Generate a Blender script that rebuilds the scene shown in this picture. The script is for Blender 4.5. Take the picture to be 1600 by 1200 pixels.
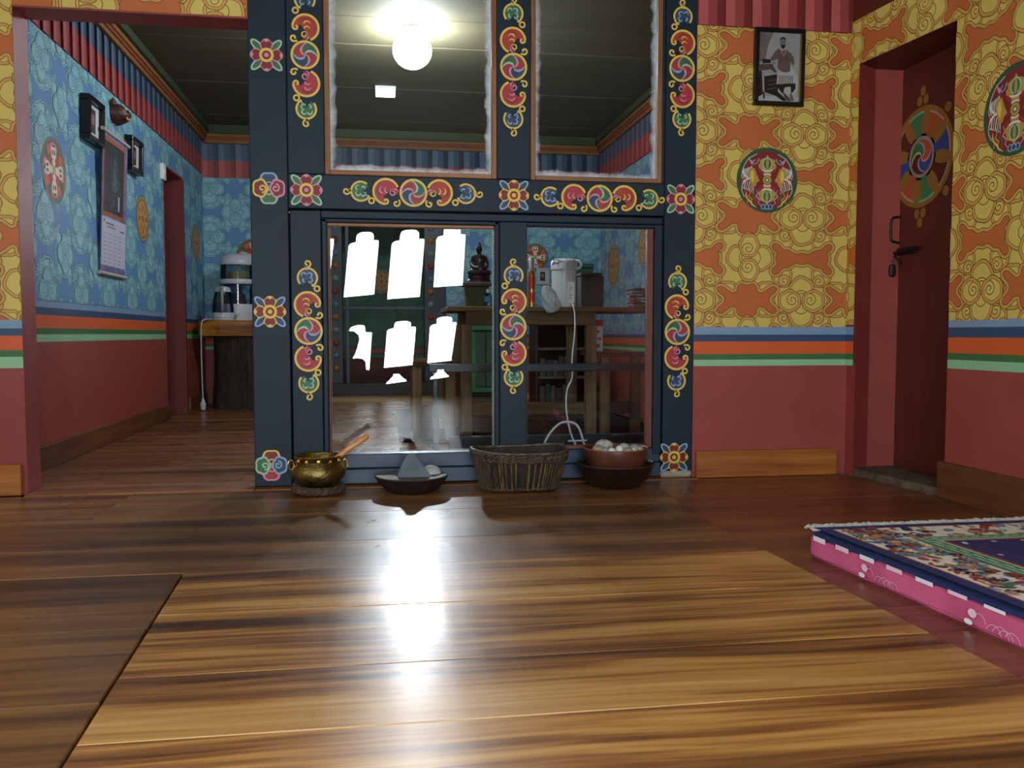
import bpy, bmesh, math, random
from mathutils import Vector, Matrix
from mathutils.geometry import tessellate_polygon
random.seed(7)
PI = math.pi
SC = bpy.context.scene
for o in list(bpy.data.objects): bpy.data.objects.remove(o)
COL = SC.collection

# ------------------------------------------------------------------ camera, world, light, exposure
F_PX = 1350.0
yaw = math.atan(205 / F_PX); pitch = math.atan(78 / F_PX)
Fv = Vector((math.sin(yaw) * math.cos(pitch), math.cos(yaw) * math.cos(pitch), -math.sin(pitch)))
Rv = Vector((math.cos(yaw), -math.sin(yaw), 0)); Uv = Rv.cross(Fv)
cd = bpy.data.cameras.new('camera'); cam = bpy.data.objects.new('camera', cd); COL.objects.link(cam)
cd.sensor_fit = 'HORIZONTAL'; cd.sensor_width = 36; cd.lens = F_PX / 1600 * 36; cd.clip_start = 0.02
M = Matrix((Rv, Uv, -Fv)).transposed().to_4x4(); M.translation = Vector((0, 0, 0.6)); cam.matrix_world = M
SC.camera = cam
SC.view_settings.view_transform = 'Standard'; SC.view_settings.look = 'None'
SC.view_settings.gamma = 1; SC.view_settings.use_curve_mapping = False
SC.view_settings.exposure = 0.1
w = bpy.data.worlds.new('sky'); SC.world = w; w.use_nodes = True
bg = w.node_tree.nodes['Background']; bg.inputs[0].default_value = (0.75, 0.87, 1, 1); bg.inputs[1].default_value = 6.0

def area(name, loc, direction, sx, sy, power, color):
    l = bpy.data.lights.new(name, 'AREA'); l.shape = 'RECTANGLE'; l.size = sx; l.size_y = sy
    l.energy = power; l.color = color
    o = bpy.data.objects.new(name, l); COL.objects.link(o); o.location = loc
    o.rotation_euler = Vector(direction).to_track_quat('-Z', 'Y').to_euler(); return o
# daylight outside the pierced windows of the wall behind the photographer plus an added fill light at the left side
area('daylight_rear', (0.15, -1.45, 0.85), (0, 1, -0.06), 1.9, 1.7, 280, (0.88, 0.95, 1.0))
area('added_side_fill', (-2.36, 0.5, 1.25), (1, 0.0, -0.1), 1.3, 1.1, 22, (0.95, 0.97, 1.0))

# ------------------------------------------------------------------ helpers
def lin(c):
    return tuple(((v / 12.92) if v <= 0.04045 else ((v + 0.055) / 1.055) ** 2.4) for v in c)
def rgb(h):
    h = h.lstrip('#'); return lin(tuple(int(h[i:i + 2], 16) / 255 for i in (0, 2, 4))) + (1,)
MATS = {}
def mat(name, hexc, rough=0.6, var=0.0, scale=8, bump=0.0, metal=0.0, coat=0.0, stretch=(1, 1, 1), second=None, spec=0.5, bscale=60):
    if name in MATS: return MATS[name]
    m = bpy.data.materials.new(name); m.use_nodes = True; nt = m.node_tree; n = nt.nodes; L = nt.links
    b = n['Principled BSDF']; c = rgb(hexc); b.inputs['Base Color'].default_value = c
    b.inputs['Roughness'].default_value = rough; b.inputs['Metallic'].default_value = metal
    b.inputs['Coat Weight'].default_value = coat; b.inputs['Specular IOR Level'].default_value = spec
    if var or bump or second:
        tc = n.new('ShaderNodeTexCoord'); mp = n.new('ShaderNodeMapping'); mp.inputs['Scale'].default_value = stretch
        L.new(tc.outputs['Object'], mp.inputs[0])
        nz = n.new('ShaderNodeTexNoise'); nz.inputs['Scale'].default_value = scale; nz.inputs['Detail'].default_value = 6
        L.new(mp.outputs[0], nz.inputs[0])
        rp = n.new('ShaderNodeValToRGB'); e = rp.color_ramp.elements
        e[0].position = 0.32; e[1].position = 0.68
        if second: e[0].color = rgb(second); e[1].color = c
        else:
            e[0].color = tuple(v * (1 - var) for v in c[:3]) + (1,); e[1].color = tuple(min(1, v * (1 + var)) for v in c[:3]) + (1,)
        L.new(nz.outputs[0], rp.inputs[0]); L.new(rp.outputs[0], b.inputs['Base Color'])
        if bump:
            nb = n.new('ShaderNodeTexNoise'); nb.inputs['Scale'].default_value = bscale; nb.inputs['Detail'].default_value = 4
            L.new(mp.outputs[0], nb.inputs[0])
            bp = n.new('ShaderNodeBump'); bp.inputs['Strength'].default_value = bump; bp.inputs['Distance'].default_value = 0.01
            L.new(nb.outputs[0], bp.inputs['Height']); L.new(bp.outputs[0], b.inputs['Normal'])
    MATS[name] = m; return m
def emit(name, hexc, s):
    m = bpy.data.materials.new(name); m.use_nodes = True; b = m.node_tree.nodes['Principled BSDF']
    b.inputs['Emission Color'].default_value = rgb(hexc); b.inputs['Emission Strength'].default_value = s; MATS[name] = m; return m
def wood(name, cols, rough=0.25, along='X', sc=1.0, pos=(0.25, 0.42, 0.58, 0.78), knots=True, bump=0.15, coat=0.0, spec=0.5, rr=0.12):
    """streaky varnished timber; grain runs along the given object axis, shifted per object"""
    if name in MATS: return MATS[name]
    m = bpy.data.materials.new(name); m.use_nodes = True; nt = m.node_tree; n = nt.nodes; L = nt.links
    b = n['Principled BSDF']
    tc = n.new('ShaderNodeTexCoord'); oi = n.new('ShaderNodeObjectInfo')
    ad = n.new('ShaderNodeVectorMath'); ad.operation = 'ADD'; mu = n.new('ShaderNodeVectorMath'); mu.operation = 'SCALE'; mu.inputs[3].default_value = 31.0
    L.new(oi.outputs['Random'], mu.inputs[0]); L.new(tc.outputs['Object'], ad.inputs[0]); L.new(mu.outputs[0], ad.inputs[1])
    # gentle waviness of the grain
    wz = n.new('ShaderNodeTexNoise'); wz.inputs['Scale'].default_value = 1.3 * sc; wz.inputs['Detail'].default_value = 1; L.new(ad.outputs[0], wz.inputs[0])
    ws = n.new('ShaderNodeVectorMath'); ws.operation = 'SCALE'; ws.inputs[3].default_value = 0.07 / sc; L.new(wz.outputs['Color'], ws.inputs[0])
    a2 = n.new('ShaderNodeVectorMath'); a2.operation = 'ADD'; L.new(ad.outputs[0], a2.inputs[0]); L.new(ws.outputs[0], a2.inputs[1])
    mp = n.new('ShaderNodeMapping'); k = {'X': (0.55, 9, 9), 'Y': (9, 0.55, 9), 'Z': (9, 9, 0.55)}[along]
    mp.inputs['Scale'].default_value = tuple(v * sc for v in k); L.new(a2.outputs[0], mp.inputs[0])
    nz = n.new('ShaderNodeTexNoise'); nz.inputs['Scale'].default_value = 1.0; nz.inputs['Detail'].default_value = 3; nz.inputs['Roughness'].default_value = 0.55
    L.new(mp.outputs[0], nz.inputs[0])
    m2 = n.new('ShaderNodeMapping'); k2 = {'X': (2.2, 62, 62), 'Y': (62, 2.2, 62), 'Z': (62, 62, 2.2)}[along]
    m2.inputs['Scale'].default_value = tuple(v * sc for v in k2); L.new(a2.outputs[0], m2.inputs[0])
    nf = n.new('ShaderNodeTexNoise'); nf.inputs['Scale'].default_value = 1.0; nf.inputs['Detail'].default_value = 5; L.new(m2.outputs[0], nf.inputs[0])
    mx = n.new('ShaderNodeMath'); mx.operation = 'MULTIPLY_ADD'; mx.inputs[1].default_value = 0.46
    L.new(nf.outputs[0], mx.inputs[0])
    sb = n.new('ShaderNodeMath'); sb.operation = 'MULTIPLY_ADD'; sb.inputs[1].default_value = 1.0; sb.inputs[2].default_value = -0.23
    L.new(nz.outputs[0], sb.inputs[0]); L.new(sb.outputs[0], mx.inputs[2])
    rp = n.new('ShaderNodeValToRGB'); el = rp.color_ramp.elements
    while len(el) < len(cols): el.new(0.5)
    for i, c in enumerate(cols): el[i].position = pos[i]; el[i].color = rgb(c)
    L.new(mx.outputs[0], rp.inputs[0]); src = rp.outputs[0]
    # board to board tone
    hv = n.new('ShaderNodeHueSaturation'); ml = n.new('ShaderNodeMapRange'); ml.inputs[3].default_value = 0.82; ml.inputs[4].default_value = 1.15
    L.new(oi.outputs['Random'], ml.inputs[0]); L.new(ml.outputs[0], hv.inputs['Value']); L.new(src, hv.inputs['Color']); src = hv.outputs[0]
    if knots:
        mk = n.new('ShaderNodeMapping'); kk = {'X': (0.8, 2.6, 1.5), 'Y': (2.6, 0.8, 1.5), 'Z': (2.6, 2.6, 0.8)}[along]
        mk.inputs['Scale'].default_value = tuple(v * sc for v in kk); L.new(a2.outputs[0], mk.inputs[0])
        vo = n.new('ShaderNodeTexVoronoi'); vo.inputs['Scale'].default_value = 1.3; L.new(mk.outputs[0], vo.inputs[0])
        kr = n.new('ShaderNodeMapRange'); kr.inputs[1].default_value = 0.035; kr.inputs[2].default_value = 0.09; kr.inputs[3].default_value = 0.8; kr.inputs[4].default_value = 0.0
        L.new(vo.outputs['Distance'], kr.inputs[0])
        km = n.new('ShaderNodeMix'); km.data_type = 'RGBA'; L.new(kr.outputs[0], km.inputs[0]); L.new(src, km.inputs[6]); km.inputs[7].default_value = rgb('#2c1609'); src = km.outputs[2]
    L.new(src, b.inputs['Base Color'])
    rz = n.new('ShaderNodeTexNoise'); rz.inputs['Scale'].default_value = 3.0; rz.inputs['Detail'].default_value = 5; L.new(ad.outputs[0], rz.inputs[0])
    rr_ = n.new('ShaderNodeMapRange'); rr_.inputs[1].default_value = 0.3; rr_.inputs[2].default_value = 0.7; rr_.inputs[3].default_value = rough - rr / 2; rr_.inputs[4].default_value = rough + rr
    L.new(rz.outputs[0], rr_.inputs[0]); L.new(rr_.outputs[0], b.inputs['Roughness'])
    b.inputs['Specular IOR Level'].default_value = spec
    b.inputs['Coat Weight'].default_value = coat; b.inputs['Coat Roughness'].default_value = 0.12
    bp = n.new('ShaderNodeBump'); bp.inputs['Strength'].default_value = bump; bp.inputs['Distance'].default_value = 0.004
    L.new(mx.outputs[0], bp.inputs['Height']); L.new(bp.outputs[0], b.inputs['Normal'])
    MATS[name] = m; return m

def root(name, loc=(0, 0, 0), rz=0.0, label=None, cat=None, group=None, kind=None):
    o = bpy.data.objects.new(name, None); COL.objects.link(o); o.location = loc; o.rotation_euler = (0, 0, rz)
    o.empty_display_size = 0.05
    return tag(o, label, cat, group, kind)
def tag(o, label=None, cat=None, group=None, kind=None):
    if label: o['label'] = label
    if cat: o['category'] = cat
    if group: o['group'] = group
    if kind: o['kind'] = kind
    return o
def mk(name, verts, faces, mats, parent=None, idx=None, smooth=False, label=None):
    """one mesh object, coordinates local to its parent"""
    me = bpy.data.meshes.new(name); me.from_pydata([tuple(v) for v in verts], [], faces)
    if not isinstance(mats, (list, tuple)): mats = [mats]
    for m in mats: me.materials.append(m)
    if idx: me.polygons.foreach_set('material_index', idx)
    if smooth: me.polygons.foreach_set('use_smooth', [True] * len(me.polygons))
    me.update()
    o = bpy.data.objects.new(name, me); COL.objects.link(o)
    if parent: o.parent = parent
    if label: o['label'] = label
    return o
class MB:
    """gathers boxes, tubes and lathes into one mesh"""
    def __init__(s): s.v = []; s.f = []; s.i = []; s.m = []
    def mi(s, m):
        if m not in s.m: s.m.append(m)
        return s.m.index(m)
    def add(s, vs, fs, m, X=None):
        b = len(s.v); k = s.mi(m)
        for v in vs: s.v.append(X @ Vector(v) if X else Vector(v))
        for f in fs: s.f.append([b + q for q in f]); s.i.append(k)
        return s
    def box(s, x0, x1, y0, y1, z0, z1, m, bev=0.0, X=None):
        if bev <= 0:
            vs = [(x, y, z) for z in (z0, z1) for y in (y0, y1) for x in (x0, x1)]
            return s.add(vs, [(0, 2, 3, 1), (4, 5, 7, 6), (0, 1, 5, 4), (2, 6, 7, 3), (0, 4, 6, 2), (1, 3, 7, 5)], m, X)
        bm = bmesh.new(); bmesh.ops.create_cube(bm, size=1)
        for v in bm.verts: v.co = Vector(((x0 + x1) / 2 + v.co.x * (x1 - x0), (y0 + y1) / 2 + v.co.y * (y1 - y0), (z0 + z1) / 2 + v.co.z * (z1 - z0)))
        bmesh.ops.bevel(bm, geom=bm.edges[:], offset=bev, segments=1, affect='EDGES')
        return s.bm(bm, m, X)
    def bm(s, bm, m, X=None):
        bm.verts.index_update(); vs = [v.co.copy() for v in bm.verts]; fs = [[v.index for v in f.verts] for f in bm.faces]; bm.free()
        return s.add(vs, fs, m, X)
    def lathe(s, prof, m, n=32, X=None, sx=1.0, sy=1.0, wob=None):
        vs = []; fs = []
        for j, (r, z) in enumerate(prof):
            for i in range(n):
                a = 2 * PI * i / n; rr = r * (wob(a, z) if wob else 1)
                vs.append((rr * math.cos(a) * sx, rr * math.sin(a) * sy, z))
        for j in range(len(prof) - 1):
            for i in range(n):
                a, b_ = j * n + i, j * n + (i + 1) % n
                fs.append((a, b_, b_ + n, a + n))
        if prof[0][0] > 1e-5: fs.append(tuple(reversed(range(n))))
        if prof[-1][0] > 1e-5: fs.append(tuple((len(prof) - 1) * n + i for i in range(n)))
        return s.add(vs, fs, m, X)
    def tube(s, pts, r, m, n=8, X=None, caps=True):
        pts = [Vector(p) for p in pts]; vs = []; fs = []; up = None
        for j, p in enumerate(pts):
            t = (pts[min(j + 1, len(pts) - 1)] - pts[max(j - 1, 0)]).normalized()
            if up is None: up = t.orthogonal().normalized()
            up = (up - t * up.dot(t)).normalized(); sd = t.cross(up); rr = r(j / (len(pts) - 1)) if callable(r) else r
            for i in range(n):
                a = 2 * PI * i / n; vs.append(p + (up * math.cos(a) + sd * math.sin(a)) * rr)
        for j in range(len(pts) - 1):
            for i in range(n):
                a, b_ = j * n + i, j * n + (i + 1) % n; fs.append((a, b_, b_ + n, a + n))
        if caps: fs.append(tuple(reversed(range(n)))); fs.append(tuple((len(pts) - 1) * n + i for i in range(n)))
        return s.add(vs, fs, m, X)
    def build(s, name, parent=None, smooth=False, label=None):
        o = mk(name, s.v, s.f, s.m, parent, s.i, smooth, label)
        if smooth:
            try:
                md = o.modifiers.new('sharp', 'NODES'); o.modifiers.remove(md)
            except Exception: pass
            bm = bmesh.new(); bm.from_mesh(o.data)
            for e in bm.edges:
                if len(e.link_faces) == 2 and e.calc_face_angle(0) > 0.7: e.smooth = False
            bmesh.ops.recalc_face_normals(bm, faces=bm.faces); bm.to_mesh(o.data); bm.free()
        return o
def box(name, x0, x1, y0, y1, z0, z1, m, parent=None, bev=0.0, label=None, kind=None):
    o = MB().box(x0, x1, y0, y1, z0, z1, m, bev).build(name, parent, label=label)
    if kind: o['kind'] = kind
    return o
def bez(pts, n=10):
    out = []
    P = [Vector(p) for p in pts]
    for i in range(len(P) - 1):
        p0 = P[max(i - 1, 0)]; p1 = P[i]; p2 = P[i + 1]; p3 = P[min(i + 2, len(P) - 1)]
        for k in range(n):
            t = k / n
            out.append(0.5 * ((2 * p1) + (-p0 + p2) * t + (2 * p0 - 5 * p1 + 4 * p2 - p3) * t * t + (-p0 + 3 * p1 - 3 * p2 + p3) * t ** 3))
    out.append(P[-1]); return out

# ---- painted decoration: thin coats of paint laid on a surface as flat coloured shapes
class Paint:
    def __init__(s, org, u, v, n, clips=None, step=0.00003):
        s.o = Vector(org); s.u = Vector(u); s.w = Vector(v); s.n = Vector(n); s.clips = clips; s.step = step
        s.v = []; s.f = []; s.i = []; s.m = []; s.T = [(1, 0, 0, 0, 1, 0)]
    def push(s, dx=0, dy=0, rot=0, sx=1, sy=1):
        a, b, c, d, e, f = s.T[-1]; co, si = math.cos(rot), math.sin(rot)
        A, B, D, E = co * sx, -si * sy, si * sx, co * sy
        s.T.append((a * A + b * D, a * B + b * E, a * dx + b * dy + c, d * A + e * D, d * B + e * E, d * dx + e * dy + f)); return s
    def pop(s): s.T.pop()
    def t(s, p): a, b, c, d, e, f = s.T[-1]; return (a * p[0] + b * p[1] + c, d * p[0] + e * p[1] + f)
    def piece(s, pts, m, z):   # convex piece, already transformed
        if s.clips:
            xs = [p[0] for p in pts]; ys = [p[1] for p in pts]; bb = (min(xs), max(xs), min(ys), max(ys))
            for (x0, x1, y0, y1) in s.clips:
                if bb[1] <= x0 or bb[0] >= x1 or bb[3] <= y0 or bb[2] >= y1: continue
                q = pts
                if bb[0] < x0 or bb[1] > x1 or bb[2] < y0 or bb[3] > y1:
                    for ax, lim, sg in ((0, x0, 1), (0, x1, -1), (1, y0, 1), (1, y1, -1)):
                        r = []
                        for k in range(len(q)):
                            A = q[k]; B = q[(k + 1) % len(q)]; da = (A[ax] - lim) * sg; db = (B[ax] - lim) * sg
                            if da >= 0: r.append(A)
                            if (da >= 0) != (db >= 0):
                                tt = da / (da - db); r.append((A[0] + (B[0] - A[0]) * tt, A[1] + (B[1] - A[1]) * tt))
                        q = r
                        if len(q) < 3: break
                if len(q) >= 3: s._emit(q, m, z)
        else: s._emit(pts, m, z)
    def _emit(s, q, m, z):
        if m not in s.m: s.m.append(m)
        b = len(s.v); k = s.m.index(m); off = s.n * (z * s.step + 0.0012)
        for p in q: s.v.append(s.o + s.u * p[0] + s.w * p[1] + off)
        s.f.append(list(range(b, b + len(q)))); s.i.append(k)
    def poly(s, pts, m, z, star=None):
        P = [s.t(p) for p in pts]
        if star is not None:
            c = s.t(star)
            for k in range(len(P)): s.piece([c, P[k], P[(k + 1) % len(P)]], m, z)
        else:
            for tr in tessellate_polygon([[Vector((p[0], p[1], 0)) for p in P]]): s.piece([P[q] for q in tr], m, z)
    def rect(s, x0, x1, y0, y1, m, z): s.piece([s.t(p) for p in ((x0, y0), (x1, y0), (x1, y1), (x0, y1))], m, z)
    def disc(s, x, y, r, m, z, n=28, ry=None):
        ry = ry or r; s.poly([(x + r * math.cos(2 * PI * k / n), y + ry * math.sin(2 * PI * k / n)) for k in range(n)], m, z, star=(x, y))
    def stroke(s, pts, w, m, z, closed=False, taper=False):
        n = len(pts); L = []; R = []
        for k in range(n):
            a = pts[(k - 1) % n] if (closed or k > 0) else pts[k]; b = pts[(k + 1) % n] if (closed or k < n - 1) else pts[k]
            dx, dy = b[0] - a[0], b[1] - a[1]; l = math.hypot(dx, dy) or 1
            ww = w / 2 * ((0.25 + 0.75 * math.sin(PI * min(1, k / (n - 1) * 1.0))) if taper else 1)
            L.append(s.t((pts[k][0] - dy / l * ww, pts[k][1] + dx / l * ww))); R.append(s.t((pts[k][0] + dy / l * ww, pts[k][1] - dx / l * ww)))
        for k in range(n if closed else n - 1):
            j = (k + 1) % n; s.piece([L[k], L[j], R[j], R[k]], m, z)
    def ring(s, x, y, r, w, m, z, a0=0, a1=2 * PI, n=30, ry=None):
        full = abs(a1 - a0 - 2 * PI) < 1e-6; ry = ry or r
        pts = [(x + r * math.cos(a0 + (a1 - a0) * k / n), y + ry * math.sin(a0 + (a1 - a0) * k / n)) for k in range(n + (0 if full else 1))]
        s.stroke(pts, w, m, z, closed=full)
    def spiral(s, x, y, r0, r1, a0, turns, w, m, z, n=26, taper=False):
        s.stroke([(x + (r0 + (r1 - r0) * k / n) * math.cos(a0 + turns * 2 * PI * k / n), y + (r0 + (r1 - r0) * k / n) * math.sin(a0 + turns * 2 * PI * k / n)) for k in range(n + 1)], w, m, z, taper=taper)
    def build(s, name, parent=None, label=None): return mk(name, s.v, s.f, s.m, parent, s.i, False, label)

# ------------------------------------------------------------------ materials
def paintmat(n, h, rough=0.55, var=0.05): return mat(n, h, rough, var=var, scale=5, bump=0.06, bscale=35)
RED = paintmat('maroon_dado', '#98463c', 0.5, 0.08)
JAMB = paintmat('red_jamb_paint', '#8f3b36', 0.5, 0.08)
DOORRED = mat('door_brown_red', '#5c2319', 0.5, var=0.15, scale=4, bump=0.08, stretch=(6, 6, 1))
ORG = paintmat('cloud_orange', '#bd6632'); YEL = paintmat('cloud_yellow', '#d3bb5e'); PEA = paintmat('cloud_edge', '#c99c4c'); LINE = paintmat('cloud_line', '#7a4a20')
BBG = paintmat('blue_ground', '#5c8cba'); BCL = paintmat('blue_cloud', '#8fc2cd'); BED = paintmat('blue_edge', '#84b8c2'); BLI = paintmat('blue_line', '#426c7a')
GBG = paintmat('green_ground', '#1f5c48'); GCL = paintmat('green_cloud', '#2b6f58'); GED = paintmat('green_edge', '#357a62'); GLI = paintmat('green_line', '#164436')
S_LB = paintmat('stripe_lightblue', '#7d9bb8'); S_NV = paintmat('stripe_navy', '#2e4a6b'); S_OR = paintmat('stripe_orange', '#d35d28')
S_GR = paintmat('stripe_green', '#3c6e3c'); S_LG = paintmat('stripe_lightgreen', '#8fc596')
FRAME = mat('frame_slate_blue', '#182834', 0.55, var=0.12, scale=6, bump=0.05, stretch=(1, 1, 1), spec=0.3)
FRAME2 = mat('frame_rail_blue', '#2f4558', 0.4, var=0.12, scale=6, bump=0.05)
BEADW = wood('bead_wood', ('#6f4326', '#8a5a34', '#9a6a40', '#a87a4e'), 0.5, 'Z', 3, knots=False)
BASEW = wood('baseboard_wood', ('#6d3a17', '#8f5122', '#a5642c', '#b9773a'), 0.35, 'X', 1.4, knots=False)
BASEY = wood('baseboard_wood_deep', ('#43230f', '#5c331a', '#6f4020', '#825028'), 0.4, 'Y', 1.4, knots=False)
YW = paintmat('ornament_yellow', '#e0c052'); RD = paintmat('ornament_red', '#a8323a'); RD2 = paintmat('ornament_vermilion', '#a8392c'); DR = paintmat('ornament_darkred', '#7c1f24'); PK = paintmat('ornament_pink', '#d08a98')
GN = paintmat('ornament_green', '#3d6b46'); LGN = paintmat('ornament_palegreen', '#9cc4a4'); NV = paintmat('ornament_navy', '#2a4460'); LBL = paintmat('ornament_paleblue', '#8aa6c4'); WH = paintmat('ornament_white', '#d8d4cc')
GOLD = paintmat('ornament_ochre', '#b8923c'); ORN = paintmat('ornament_orange', '#cf6a2c')
BLACK = mat('black_lacquer', '#0c0b0b', 0.3)
CEIL = mat('ceiling_board', '#5d573f', 0.8, var=0.12, scale=2, stretch=(0.5, 3, 1), bump=0.05)

# ------------------------------------------------------------------ cloud pattern
def puff(P, x, y, r, face, m, z, sp=1, lobes=5):
    """scalloped puff with a border, an inner line and a spiral; face = direction of the scallops"""
    ED, LI, CL = m
    def out(k):
        pts = []
        N = 36
        for i in range(N):
            a = 2 * PI * i / N; d = math.cos(a - face)
            sc = 0.15 * abs(math.sin(lobes * 0.5 * (a - face) + PI / 2)) if d > -0.35 else 0.0
            rr = (r * (0.90 + 0.12 * max(0, d)) + r * sc) - k
            pts.append((x + rr * math.cos(a), y + rr * math.sin(a)))
        return pts
    o = out(0); P.poly(o, LI, z, star=(x, y)); P.poly(out(0.0028), ED, z + 1, star=(x, y)); P.poly(out(0.0118), LI, z + 2, star=(x, y)); P.poly(out(0.0138), CL, z + 3, star=(x, y))
    sx = x - 0.35 * r * math.cos(face); sy = y - 0.35 * r * math.sin(face)
    rr = r * 0.6
    P.disc(sx, sy, rr, LI, z + 4, n=20); P.disc(sx, sy, rr - 0.0028, ED, z + 5, n=20); P.disc(sx, sy, rr - 0.011, CL, z + 6, n=18)
    P.spiral(sx, sy, rr - 0.008, 0.003, face + PI * 0.6 * sp, 1.35 * sp, 0.0036, LI, z + 7, n=18)
def ruyi(P, x, y, rot, m, z, s=1.0):
    ED, LI, CL = m
    P.push(x, y, rot, s, s)
    puffless = lambda cx, cy, rx, ry, zz, lob, ph: [P.poly([(cx + (rx - k) * (1 + 0.09 * abs(math.sin(lob * a / 2 + ph))) * math.cos(a), cy + (ry - k) * (1 + 0.09 * abs(math.sin(lob * a / 2 + ph))) * math.sin(a)) for a in [2 * PI * i / 30 for i in range(30)]], mm, zz + q, star=(cx, cy)) for q, (k, mm) in enumerate(((0, LI), (0.003, ED), (0.0118, LI), (0.014, CL)))]
    puffless(0, -0.058, 0.058, 0.062, z, 5, 0.2)
    P.ring(0, -0.03, 0.030, 0.0034, LI, z + 4, PI * 1.05, PI * 1.95, n=12)
    puffless(0, 0.040, 0.056, 0.058, z + 5, 5, 0.3)
    for q in (0.038, 0.027): P.ring(0, 0.0, q, 0.0034, LI, z + 9, PI * 0.12, PI * 0.88, n=12)
    for sg in (-1, 1):
        puffless(sg * 0.054, -0.006, 0.051, 0.047, z + 10 + (sg > 0) * 5, 6, 0.1)
        P.spiral(sg * 0.040, -0.002, 0.028, 0.003, PI * 0.5, -1.5 * sg, 0.0036, LI, z + 14 + (sg > 0) * 5, n=22)
    P.pop()
def clouds(P, x0, x1, y0, y1, ox, oy, bgm, m, S=1.0, DY=None, kx=1.0):
    DX = 0.224 * S * kx; DY = DY or 0.345 * S
    for c in P.clips: P.rect(c[0], c[1], c[2], c[3], m[2], -6)
    i0 = int((x0 - ox) / DX) - 2; i1 = int((x1 - ox) / DX) + 2
    ks = DY / 0.345
    for i in range(i0, i1 + 1):
        for j in range(int((y0 - oy) / DY) - 2, int((y1 - oy) / DY) + 3):
            cx = ox + i * DX; cy = oy + j * DY + (DY / 2 if i % 2 else 0)
            if cx < x0 - 0.3 * S or cx > x1 + 0.3 * S or cy < y0 - 0.3 * S or cy > y1 + 0.3 * S: continue
            # ground cells with knobbed arms, showing between the clouds
            q4 = [(0, 0.024), (0.03, 0.019), (0.062, 0.036), (0.088, 0.040), (0.108, 0.060), (0.126, 0.066), (0.136, 0.055), (0.130, 0.040), (0.112, 0.026), (0.118, 0.010)] if i % 2 == 0 else [(0, 0.062), (0.022, 0.070), (0.040, 0.060), (0.046, 0.036), (0.070, 0.030), (0.098, 0.048), (0.118, 0.058), (0.134, 0.050), (0.128, 0.036), (0.110, 0.022), (0.100, 0.008)]
            half = q4 + [(x_, -y_ * 1.12) for x_, y_ in reversed(q4)]
            ring_ = half + [(-x_, y_) for x_, y_ in reversed(half[1:-1])]
            cell = [(p.x * 0.90, p.y * 0.90 + DY / 2 / S) for p in bez([(a, b, 0) for a, b in ring_ + ring_[:1]], 3)][:-1]
            P.push(cx, cy, 0, S * kx, S); jj = 0.5 * (j % 2)
            P.stroke(cell, 0.030, m[1], 65 + jj * 0.5, True); P.stroke(cell, 0.0245, m[0], 66 + jj * 0.5, True); P.stroke(cell, 0.006, m[1], 67 + jj * 0.5, True); P.poly(cell, bgm, 68 + jj * 0.5)
            P.pop()
            if i % 2 == 0:
                for k, (dx, dy, face, sp) in enumerate(((-0.142, 0.028, 2.3, 1), (0.142, 0.028, 0.84, -1), (-0.142, -0.028, 3.98, -1), (0.142, -0.028, 5.44, 1),
                                                        (-0.078, 0.092, 2.0, 1), (0.078, 0.092, 1.14, -1), (-0.078, -0.092, 4.28, -1), (0.078, -0.092, 5.14, 1))):
                    puff(P, cx + dx * S * kx, cy + dy * S * (ks / S if ks else 1), 0.047 * S, face, m, k * 8, sp)
                ruyi(P, cx, cy, 0, m, 72, S)
            else:
                ruyi(P, cx, cy, PI / 2, m, 72, S * 0.95)
YM = (PEA, LINE, YEL); BM = (BED, BLI, BCL); GM = (GED, GLI, GCL)

def stripes(P, x0, x1, edges, z=0):
    for k, mm in enumerate((S_LB, S_NV, S_OR, S_GR, S_LG)):
        a, b = edges[k], edges[k + 1]; n = max(2, int((x1 - x0) / 0.12)); top = []; bot = []
        for i in range(n + 1):
            x = x0 + (x1 - x0) * i / n
            top.append((x, a + 0.0012 * math.sin(x * 17 + k))); bot.append((x, b - 0.004))
        for i in range(n): P.piece([bot[i], bot[i + 1], top[i + 1], top[i]], mm, z + 5 - k)

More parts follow.
